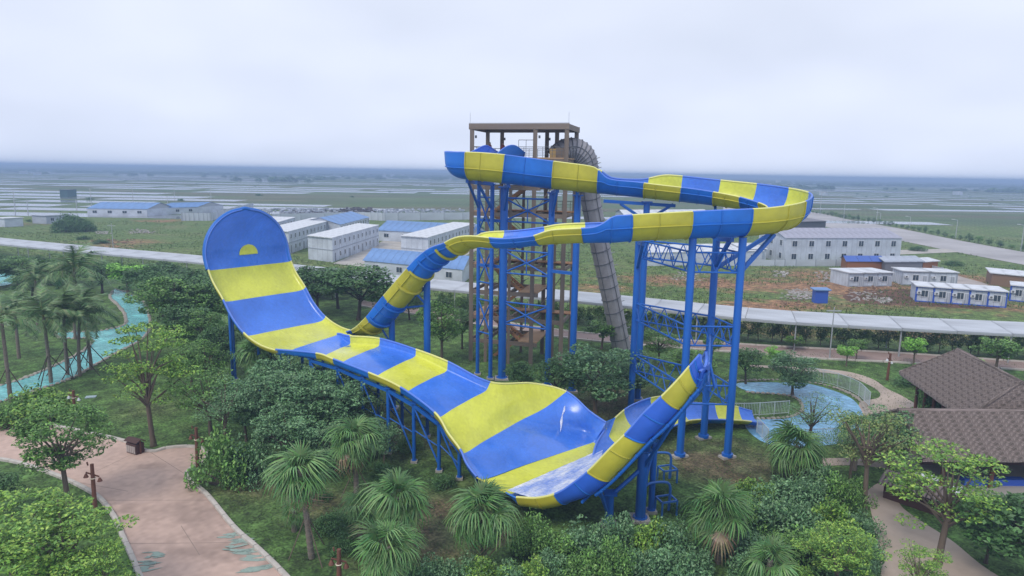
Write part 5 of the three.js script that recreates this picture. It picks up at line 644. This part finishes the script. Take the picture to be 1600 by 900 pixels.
// behind the river and the tall wall
for (const [x, y, ty, w, k] of [[275, 540, 425, 58, 'round'], [312, 530, 428, 42, 'dark'], [232, 478, 408, 36, 'dark'], [200, 462, 404, 30, 'lime'], [160, 458, 405, 30, 'dark'], [30, 448, 400, 36, 'round'], [78, 445, 403, 32, 'dark'], [322, 565, 478, 40, 'round'], [335, 480, 412, 32, 'dark'], [120, 448, 404, 26, 'dark'], [296, 490, 415, 42, 'dark'], [255, 500, 420, 36, 'dark'], [-10, 450, 398, 34, 'dark'], [50, 470, 425, 30, 'dark'], [340, 530, 440, 34, 'round'], [318, 500, 425, 40, 'dark'], [255, 455, 405, 34, 'dark'], [345, 590, 500, 30, 'dark'], [360, 560, 492, 26, 'round'], [290, 560, 470, 40, 'dark'], [325, 620, 530, 34, 'round'], [300, 610, 520, 36, 'feather']]) tree(k === 'mid' ? 'round' : k, x, y, ty, w, k === 'dark' ? 'dark broadleaf tree in the belt between the river and the covered walkway' : k === 'lime' ? 'bright lime tree in the belt behind the river bend' : k === 'feather' ? 'feathery tree on the lawn between river bend and tall slide wall' : 'green broadleaf tree in the belt beside the river bend', k === 'dark' ? 'dark trees behind the river' : 'green trees behind the river');
for (const [x, y, ty, w] of [[495, 492, 408, 48], [560, 500, 410, 58], [608, 505, 432, 42], [528, 482, 412, 44], [470, 470, 412, 30], [640, 500, 450, 26]]) tree('dark', x, y, ty, w, 'dark spreading tree between the tall slide wall and the steep drop', 'spreading trees behind the drop');
tree('round', 690, 568, 468, 42, 'green tree at the left foot of the stair tower'); tree('dark', 722, 545, 480, 28, 'dark tree close behind the left foot of the stair tower'); tree('lime', 665, 520, 478, 18, 'small bright tree beside the drop column');
tree('blue', 930, 645, 530, 66, 'wide dense bluish tree between stair tower and four-post support'); tree('blue', 985, 630, 545, 44, 'dense bluish tree touching the four-post support'); tree('round', 1030, 572, 512, 36, 'bright round tree behind the four-post support'); tree('round', 1075, 610, 540, 44, 'green tree among the posts of the four-post support'); tree('dark', 1165, 600, 540, 30, 'dark tree on the lawn behind the pool'); tree('lime', 940, 545, 497, 28, 'bright tree at the foot of the grey chute'); tree('dark', 870, 640, 560, 40, 'dark tree behind the hump of the slide'); tree('dark', 815, 620, 560, 30, 'dark tree behind the thick blue column');
for (const [x, y, ty, w] of [[1208, 578, 538, 19], [1240, 547, 522, 15], [1322, 572, 536, 15], [1338, 563, 526, 15], [1427, 571, 523, 19], [1555, 583, 523, 27], [1510, 600, 553, 20], [1112, 566, 520, 17], [1640, 590, 530, 26], [1480, 590, 560, 13]]) tree('lime', x, y, ty, w, 'small lollipop tree planted along the red-brown road', 'small trees along the red-brown road');
tree('blue', 1238, 617, 545, 40, 'rounded tree on the lawn inside the pool bend'); tree('sparse', 1262, 700, 612, 45, 'sparse thin-leaved tree before the pool');
tree('sparse', 1350, 802, 600, 66, 'tall sparse pale-limbed tree beside the right path'); tree('sparse', 1325, 768, 640, 40, 'thin half-bare tree before the pool path'); tree('blue', 1385, 745, 630, 40, 'greyish tree at the corner of the thatched hall');
tree('feather', 1465, 880, 686, 80, 'broad flat-topped yellow-green tree over the right path'); tree('light', 1305, 945, 815, 58, 'yellow-green tree at the end of the shrub bank by the right path'); tree('feather', 1432, 965, 850, 40, 'young yellow-green tree at the foot of the right path'); tree('lime', 1550, 752, 668, 36, 'bright tree standing before the thatched hall'); tree('dark', 1600, 925, 770, 75, 'dark tree in the shade below the thatched hall'); tree('dark', 1540, 880, 800, 40, 'low dark tree beside the right path');
shrub('mid', 1452, 655, 34, 40, 'bushy shrub growing at the corner of the pointed hut'); shrub('light', 1480, 635, 18, 34, 'light shrub climbing the pointed hut roof'); shrub('dark', 1445, 605, 34, 26, 'dark shrub behind the pointed hut');
// shrub banks
{ const R = rng(58); const bank = (L, kind, label, group) => { L.forEach(([x, y, w, h], i) => { const k = kind === 'blue' ? ['blue', 'blue', 'mid', 'blue', 'light', 'blue', 'mid'][(i * 3 + L.length) % 7] : kind; const big = w > 25; shrub(k, x, y, w * (big ? rr(0.85, 1.2, R) : 1), h * (big ? rr(0.75, 1.3, R) : 1), k === kind ? label : label.replace('bluish', k === 'mid' ? 'fresh green' : 'light green'), group); }); };
  bank([[835, 872, 38, 55], [880, 880, 42, 60], [925, 880, 42, 58], [968, 876, 40, 58], [1010, 880, 40, 60], [1052, 878, 36, 58], [860, 905, 42, 52], [910, 915, 44, 54], [958, 915, 44, 54], [1005, 915, 44, 54], [1050, 915, 44, 54], [830, 925, 40, 40], [1085, 900, 32, 46]], 'blue', 'dense bluish shrub in the bank at the foot of the ramp', 'shrub bank below the ramp');
  bank([[675, 925, 40, 45], [715, 928, 42, 48], [755, 930, 42, 48], [795, 930, 40, 46], [640, 930, 34, 36]], 'blue', 'low bluish shrub in the bed below the big fan palms', 'shrubs below the fan palms');
  bank([[1180, 800, 42, 52], [1225, 800, 42, 55], [1270, 800, 42, 52], [1310, 805, 38, 50], [1165, 835, 40, 48], [1210, 840, 44, 52], [1255, 840, 44, 54], [1300, 845, 44, 54], [1340, 842, 34, 50], [1180, 880, 44, 48], [1230, 885, 44, 50], [1280, 885, 44, 50], [1335, 890, 38, 50], [1180, 915, 44, 40], [1240, 925, 44, 40], [1335, 925, 36, 40], [1285, 775, 32, 38], [1335, 790, 26, 36]], 'blue', 'bluish shrub in the bank between the ramp and the right path', 'shrub bank beside the right path');
  bank([[690, 620, 20, 18], [560, 640, 18, 16], [640, 700, 24, 20], [600, 740, 22, 20], [690, 760, 22, 22], [1035, 770, 20, 18], [1065, 800, 22, 22], [520, 830, 26, 26], [545, 860, 26, 26], [500, 780, 18, 18]], 'dark', 'low dark shrub under the slide', 'low shrubs under the slide');
  bank([[100, 363, 17, 22], [118, 360, 20, 26], [133, 362, 14, 18]], 'dark', 'dark shrub clump on the rough grass before the pond sheds', 'shrubs on the rough grass');
  bank([[1235, 400, 10, 6], [1432, 392, 12, 8], [1490, 415, 12, 8], [160, 380, 12, 6], [130, 374, 10, 6]], 'dark', 'small dark shrub on the open ground beyond the walkway', 'scattered shrubs beyond the walkway');
  // hedge behind the walkway
  const c = new THREE.CatmullRomCurve3(px2([[690, 487], [800, 498], [905, 508], [1000, 516], [1100, 526], [1200, 533], [1300, 540], [1400, 545], [1500, 552], [1600, 558], [1700, 566]]), false, 'centripetal'); const n = 58; for (let i = 0; i <= n; i++) { const p = c.getPointAt(i / n); p.x += rr(-0.3, 0.3, R); p.z += rr(-0.4, 0.4, R); plant('hedge_tree', 'hedge', TP.hedge[vegN % 3], p, rr(2.6, 3.4, R), rr(0.95, 1.35, R), 'upright dark hedge tree in the row under the covered walkway', 'hedge trees under the covered walkway'); }
  // left run of the hedge
  const c2 = new THREE.CatmullRomCurve3(px2([[-30, 412], [120, 425], [260, 436], [400, 452], [520, 468]]), false, 'centripetal'); for (let i = 0; i <= 26; i++) { const p = c2.getPointAt(i / 26); plant('hedge_tree', 'hedge', TP.hedge[vegN % 3], p, rr(2.4, 3.4, R), rr(1.4, 2.2, R), 'dark hedge tree in the row behind the river', 'hedge trees behind the river'); }
  // median and verge trees on the highway
  const m = new THREE.CatmullRomCurve3(px2([[1270, 333], [1330, 343], [1400, 355], [1500, 375], [1600, 393]]), false, 'centripetal'); for (let i = 0; i <= 34; i++) { const p = m.getPointAt(i / 34); plant('verge_tree', 'tree', TP.hedge[vegN % 3], p, rr(1.4, 3.2, R), rr(0.9, 1.7, R), 'small verge tree along the far side of the highway', 'verge trees on the highway'); }
}
// ---- fan palms: every fan leaf a part
const palmPal = [[0.065, 0.16, 0.042], [0.09, 0.20, 0.055], [0.14, 0.26, 0.09]];
function fanLeaf(seed, droop, tint) { const R = rng(seed), pos = [], col = [], idx = []; const pet = 0.55, bl = 0.62; let v = 0; const quad = (p, q, r, s, c) => { for (const k of [p, q, r, s]) { pos.push(k.x, k.y, k.z); col.push(...c); } idx.push(v, v + 1, v + 2, v, v + 2, v + 3); v += 4; };
  const c0 = [0.09, 0.13, 0.04]; quad(V3(-0.012, 0, 0), V3(0.012, 0, 0), V3(0.012, 0.05, pet), V3(-0.012, 0.05, pet), c0);
  const N = 24; for (let i = 0; i < N; i++) { const a = (i / (N - 1) - 0.5) * 4.3 + rr(-0.05, 0.05, R), L = bl * (0.7 + 0.3 * Math.cos(a * 0.55)) * rr(0.8, 1.12, R); const d = V3(Math.sin(a), 0, Math.cos(a)), sd = V3(Math.cos(a), 0, -Math.sin(a)); const base = V3(0, 0.05, pet); const w0 = 0.01, w1 = 0.024, fold = 0.03; const c = tint.map(q => q * rr(0.8, 1.2, R)); const P = (f, w, y) => [base.clone().addScaledVector(d, L * f).addScaledVector(sd, -w).add(V3(0, y, 0)), base.clone().addScaledVector(d, L * f).addScaledVector(sd, w).add(V3(0, y, 0))]; const y1 = -droop * 0.05 + (i % 2) * fold, y2 = -droop * 0.17, y3 = -droop * rr(0.3, 0.62, R); const A = P(0, w0, 0), B = P(0.5, w1, y1), C = P(0.8, w1 * 0.7, y2), D2 = P(0.97, 0.004, y3); quad(A[0], A[1], B[1], B[0], c); quad(B[0], B[1], C[1], C[0], c); quad(C[0], C[1], D2[1], D2[0], c.map(q => q * 1.12)); }
  const g = new THREE.BufferGeometry(); g.setAttribute('position', new THREE.Float32BufferAttribute(pos, 3)); g.setAttribute('color', new THREE.Float32BufferAttribute(col, 3)); g.setAttribute('uv', new THREE.Float32BufferAttribute(new Float32Array(pos.length / 3 * 2), 2)); g.setIndex(idx); g.computeVertexNormals(); return g; }
const fans = [0, 1, 2, 3, 4, 5].map(i => fanLeaf(100 + i, 0.6 + 0.18 * i, palmPal[i % 3])), fanDry = fanLeaf(120, 1.9, [0.24, 0.205, 0.115]);
function palmTrunk(H, r, curve = 0) { const pts = []; const n = 14; for (let i = 0; i <= n; i++) { const t = i / n; pts.push(V3(curve * t * t, H * t, 0)); } const gs = []; for (let i = 0; i < n; i++) { const rr0 = r * (1.15 - 0.35 * i / n); gs.push(bar(pts[i], pts[i + 1], rr0 * 0.92, 9, rr0 * 1.06)); } return merge(gs); }
function fanPalm(x, y, cyPx, rpx, label, o = {}) { const foot = G(x, y), d = foot.distanceTo(camera.position) / FPX, H = heightAt(foot, cyPx + rpx * 0.12), rad = rpx * d; const R = rng(x * 7 + y), t = thing('fan_palm', label, 'palm', foot, rr(0, 6, R), o.group); t.rotation.z = rr(-0.09, 0.09, R); t.rotation.x = rr(-0.09, 0.09, R); part('trunk', palmTrunk(H, 0.16), M.barkP, t); const n = o.n || 36, tx = rr(-0.16, 0.16, R), tz = rr(-0.16, 0.16, R); for (let i = 0; i < n; i++) { const f = i / n, dry = f > (o.dry ? 0.86 : 0.95); const m = new THREE.Mesh(dry ? fanDry : fans[Math.floor(R() * 6)], M.leaf); m.name = 'fan_leaf'; const pitch = -(1.4 - 2.3 * Math.pow(f, 0.8)) + rr(-0.28, 0.28, R); m.position.set(0, H - f * 0.25, 0); m.rotation.order = 'YXZ'; m.rotation.set(pitch, i * 2.39996 + rr(-0.2, 0.2, R), rr(-0.5, 0.5, R)); const s = rad * rr(0.62, 1.0, R) * (f < 0.12 ? 0.8 : 1); m.scale.setScalar(s * 0.95); t.add(m); }
  if (o.props) for (let k = 0; k < 3; k++) { const a = k * 2.1 + 0.4; part('prop', bar(V3(Math.cos(a) * 1.3, 0, Math.sin(a) * 1.3), V3(0, H * 0.5, 0), 0.035, 5), M.bark, t); } return t; }
fanPalm(487, 872, 722, 50, 'fan palm with bare propped trunk beside the plaza kerb', { props: true, dry: true });
fanPalm(622, 868, 768, 54, 'full fan palm standing behind the lowest fan palm', {}); fanPalm(612, 940, 846, 56, 'lowest full fan palm, before another fan palm'); fanPalm(757, 885, 786, 58, 'large round fan palm covering the near slide edge', { n: 46 });
fanPalm(557, 772, 678, 46, 'dark fan palm beside the trestle columns', { dry: true, props: true }); fanPalm(1122, 880, 790, 58, 'drooping fan palm between ramp columns and the shrub bank', { dry: true }); fanPalm(1243, 752, 692, 50, 'fan palm at the near end of the pool', { n: 40, dry: true }); fanPalm(346, 568, 518, 34, 'small fan palm at the foot of the tall slide wall', {}); fanPalm(405, 612, 548, 38, 'fan palm against the edge of the return lane', {});
fanPalm(460, 830, 795, 24, 'little young fan palm behind the propped palm', { n: 18 }); fanPalm(562, 850, 790, 36, 'slender yellowish fan palm beside two full fan palms', { n: 22 }); fanPalm(1335, 735, 665, 34, 'fan palm before the thin half-bare tree', { n: 30, dry: true }); fanPalm(1195, 935, 870, 46, 'low bright fan palm at the end of the shrub bank', { n: 26 }); fanPalm(660, 640, 612, 20, 'small fan palm under the return lane', { n: 18 });
// ---- coconut palms by the river
function feather(seed) { const R = rng(seed), pos = [], col = [], idx = []; let v = 0; const L = 1, n = 26; const C = t => V3(0, 0.22 * Math.sin(t * 2.2) - 0.42 * t * t, t * L * (1 - 0.12 * t)); const tri4 = (p, q, r, c) => { for (const k of [p, q, r]) { pos.push(k.x, k.y, k.z); col.push(...c); } idx.push(v, v + 1, v + 2); v += 3; };
  for (let i = 0; i < n; i++) { const t = 0.1 + 0.9 * i / n, p = C(t), p2 = C(t + 0.035); for (const s of [-1, 1]) { const l = 0.27 * Math.sin(Math.PI * (0.12 + 0.86 * t)) + 0.05; const tip = p.clone().add(V3(s * l * 0.85, -l * rr(0.35, 0.8, R), l * 0.55)); const c = palmPal[Math.floor(R() * 3)].map((q, k) => q * rr(0.8, 1.15, R) * [1.15, 0.95, 1.2][k]); tri4(p, p2, tip, c); } }
  for (let i = 0; i < 8; i++) { const a = C(i / 8), b = C((i + 1) / 8), c = [0.13, 0.14, 0.05]; const w = 0.014 * (1 - i / 9); const o = V3(w, 0, 0); tri4(a.clone().sub(o), a.clone().add(o), b, c); tri4(a.clone().add(o), b, b.clone().add(o), c); }
  const g = new THREE.BufferGeometry(); g.setAttribute('position', new THREE.Float32BufferAttribute(pos, 3)); g.setAttribute('color', new THREE.Float32BufferAttribute(col, 3)); g.setAttribute('uv', new THREE.Float32BufferAttribute(new Float32Array(pos.length / 3 * 2), 2)); g.setIndex(idx); g.computeVertexNormals(); return g; }
const feathers = [1, 2, 3].map(i => feather(200 + i));
function cocoPalm(x, y, cyPx, rpx, label, curve = 0.4, props = true) { const foot = G(x, y), d = foot.distanceTo(camera.position) / FPX, H = heightAt(foot, cyPx), rad = rpx * d; const R = rng(x * 13 + y), t = thing('coconut_palm', label, 'palm', foot, rr(0, 6, R), 'coconut palms along the river'); part('trunk', palmTrunk(H, 0.17, curve), M.barkP, t); const n = 14; for (let i = 0; i < n; i++) { const f = i / n, m = new THREE.Mesh(feathers[i % 3], M.leaf); m.name = 'frond'; m.position.set(curve, H, 0); m.rotation.order = 'YXZ'; m.rotation.set(-(1.15 - 1.75 * f), i * 2.39996, rr(-0.3, 0.3, R)); const sc = rad * rr(0.72, 1.0, R); m.scale.set(sc * 0.8, sc, sc); t.add(m); } if (props) for (let k = 0; k < 3; k++) { const a = k * 2.1 + 1; part('prop', bar(V3(Math.cos(a) * 2, 0, Math.sin(a) * 2), V3(curve * 0.2, H * 0.45, 0), 0.05, 5), M.barkD, t); } }
cocoPalm(17, 628, 505, 62, 'coconut palm at the near river bank beside the wide light shrub', 0.2); cocoPalm(80, 598, 496, 58, 'propped coconut palm on the near river bank, standing upright', 0.1); cocoPalm(106, 586, 484, 60, 'leaning coconut palm on the near river bank', -0.9); cocoPalm(125, 588, 500, 52, 'short coconut palm between two taller ones on the near bank', 0.5); cocoPalm(143, 578, 486, 58, 'coconut palm nearest the river bend', -0.5); cocoPalm(118, 530, 425, 60, 'tall coconut palm across the river from the others', 0.5, false); cocoPalm(60, 520, 440, 46, 'coconut palm behind the river on the far lawn', 0.3, false);
cocoPalm(30, 560, 488, 46, 'coconut palm on the far river bank', -0.3, false);
// ---- grass tufts, weeds and the far woods: uncountable
{ const blade = []; const R = rng(66); for (let k = 0; k < 7; k++) { const a = rr(0, 6.28, R), l = rr(0.5, 1, R), w = 0.07; const tip = V3(Math.cos(a) * l * 0.6, l, Math.sin(a) * l * 0.6), s = V3(-Math.sin(a) * w, 0, Math.cos(a) * w); const g = new THREE.BufferGeometry(); g.setAttribute('position', new THREE.Float32BufferAttribute([-s.x, 0, -s.z, s.x, 0, s.z, tip.x, tip.y, tip.z], 3)); g.setAttribute('uv', new THREE.Float32BufferAttribute(new Float32Array(6), 2)); g.computeVertexNormals(); blade.push(g); } const tuft = merge(blade);
  const avoid = [[...plazaEdgeU, ...plazaEdgeL.slice().reverse()], pathR]; const waterOK = p => { const [px, py] = proj(p); return !(px > 1160 && px < 1350 && py > 595 && py < 698) && !(px < 240 && py > 448 && py < 640); };
  const mk = (name, label, n, gen, s0, s1, cols) => { const im = new THREE.InstancedMesh(tuft, std(0xffffff, 0.9), n); im.name = numbered(name); tag(im, label, 'grass', null, 'stuff'); const m = new THREE.Matrix4(), q = new THREE.Quaternion(), c = new THREE.Color(); for (let i = 0; i < n; i++) { const p = gen(); const s = rr(s0, s1, R); q.setFromAxisAngle(V3(0, 1, 0), rr(0, 6.28, R)); m.compose(p, q, V3(s * 1.3, s, s * 1.3)); im.setMatrixAt(i, m); const k = cols[Math.floor(R() * cols.length)], t = rr(0.75, 1.25, R); c.setRGB(k[0] * t, k[1] * t, k[2] * t); im.setColorAt(i, c); } scene.add(im); };
  mk('lawn_grass', 'short lawn grass across the park', 60000, () => { for (;;) { const z = -30 - 60 * R(), x = rr(-1, 1, R) * (10 - z * 0.85); const p = V3(x, 0, z); if (z < walkZ(x) || avoid.some(a => inPoly(x, z, a)) || !waterOK(p)) continue; if (fbm(x * 0.2, z * 0.2, 3, 3) < -0.12) continue; return p; } }, 0.05, 0.16, [[0.065, 0.15, 0.032], [0.085, 0.175, 0.038], [0.055, 0.125, 0.03]]);
  mk('field_weeds', 'rough weeds and long grass beyond the covered walkway', 26000, () => { for (;;) { const z = -88 - 190 * Math.pow(R(), 1.4), x = rr(-1, 1, R) * (10 - z * 0.85); if (z > walkZ(x) - 9) continue; if (fbm(x * 0.05, z * 0.05, 3, 3) < -0.05 || noWeeds.some(a => inPoly(x, z, a))) continue; return V3(x, 0, z); } }, 0.2, 0.6, [[0.09, 0.17, 0.045], [0.12, 0.20, 0.05], [0.15, 0.18, 0.07], [0.08, 0.15, 0.045]]);
  const wood = shrubProto(71, { pal: 'dark', n: 260, leaf: 0.16, clumps: 16 }).crown; const n = 4200, im = new THREE.InstancedMesh(wood, M.leaf, n); im.name = numbered('distant_woods'); tag(im, 'hazy woods, bushes and tree lines over the far plain', 'woods', null, 'stuff'); const m = new THREE.Matrix4(), q = new THREE.Quaternion(); let k = 0; while (k < n) { const far = R() < 0.9; const z = far ? -1150 - 3000 * Math.pow(R(), 1.1) : -260 - 900 * Math.pow(R(), 0.6); const x = rr(-1, 1, R) * -z * 0.85; if (far && fbm(x * 0.0016, z * 0.004, 21, 3) < 0.03 + (z > -2000 ? 0.12 : -0.1)) continue; if (!far) { if (fbm(x * 0.008, z * 0.012, 6, 3) < 0.2) continue; if (z > -420 && x > 60 && x < 330) continue; } const s = far ? rr(4, 9, R) : rr(0.8, 2.2, R); q.setFromAxisAngle(V3(0, 1, 0), rr(0, 6, R)); m.compose(V3(x, 0, z), q, V3(s * rr(1, 1.6, R), s * 0.95, s)); im.setMatrixAt(k++, m); } scene.add(im);
  // far villages and blocks, hazy
  const vil = (L, label) => { for (const [x, y, w, h] of L) { const a = G(x, y), b = G(x + w, y); block('far_building', label, 'building', a, b, V3(0, 0, -18), h, M.whiteR, M.white, { faces: [], group: 'far buildings in the haze' }); } };
  vil([[30, 272, 5, 7], [52, 274, 4, 6], [598, 277, 4, 9], [610, 276, 5, 10], [626, 276, 4, 8], [505, 277, 26, 4], [1290, 306, 3, 4], [1500, 305, 4, 5], [1215, 287, 5, 12]], 'pale far building standing in the haze of the plain'); vil([[938, 278.5, 16, 26], [957, 278.5, 14, 20]], 'broad hazy block on the horizon beside the grey chute');
}

scene.traverse(o => { if (o.isMesh) { o.castShadow = true; o.receiveShadow = true; } });
let tri = 0; scene.traverse(o => { if (o.isMesh) tri += (o.geometry.index ? o.geometry.index.count : o.geometry.attributes.position.count) / 3; }); console.log('triangles', tri | 0);
renderer.render(scene, camera);
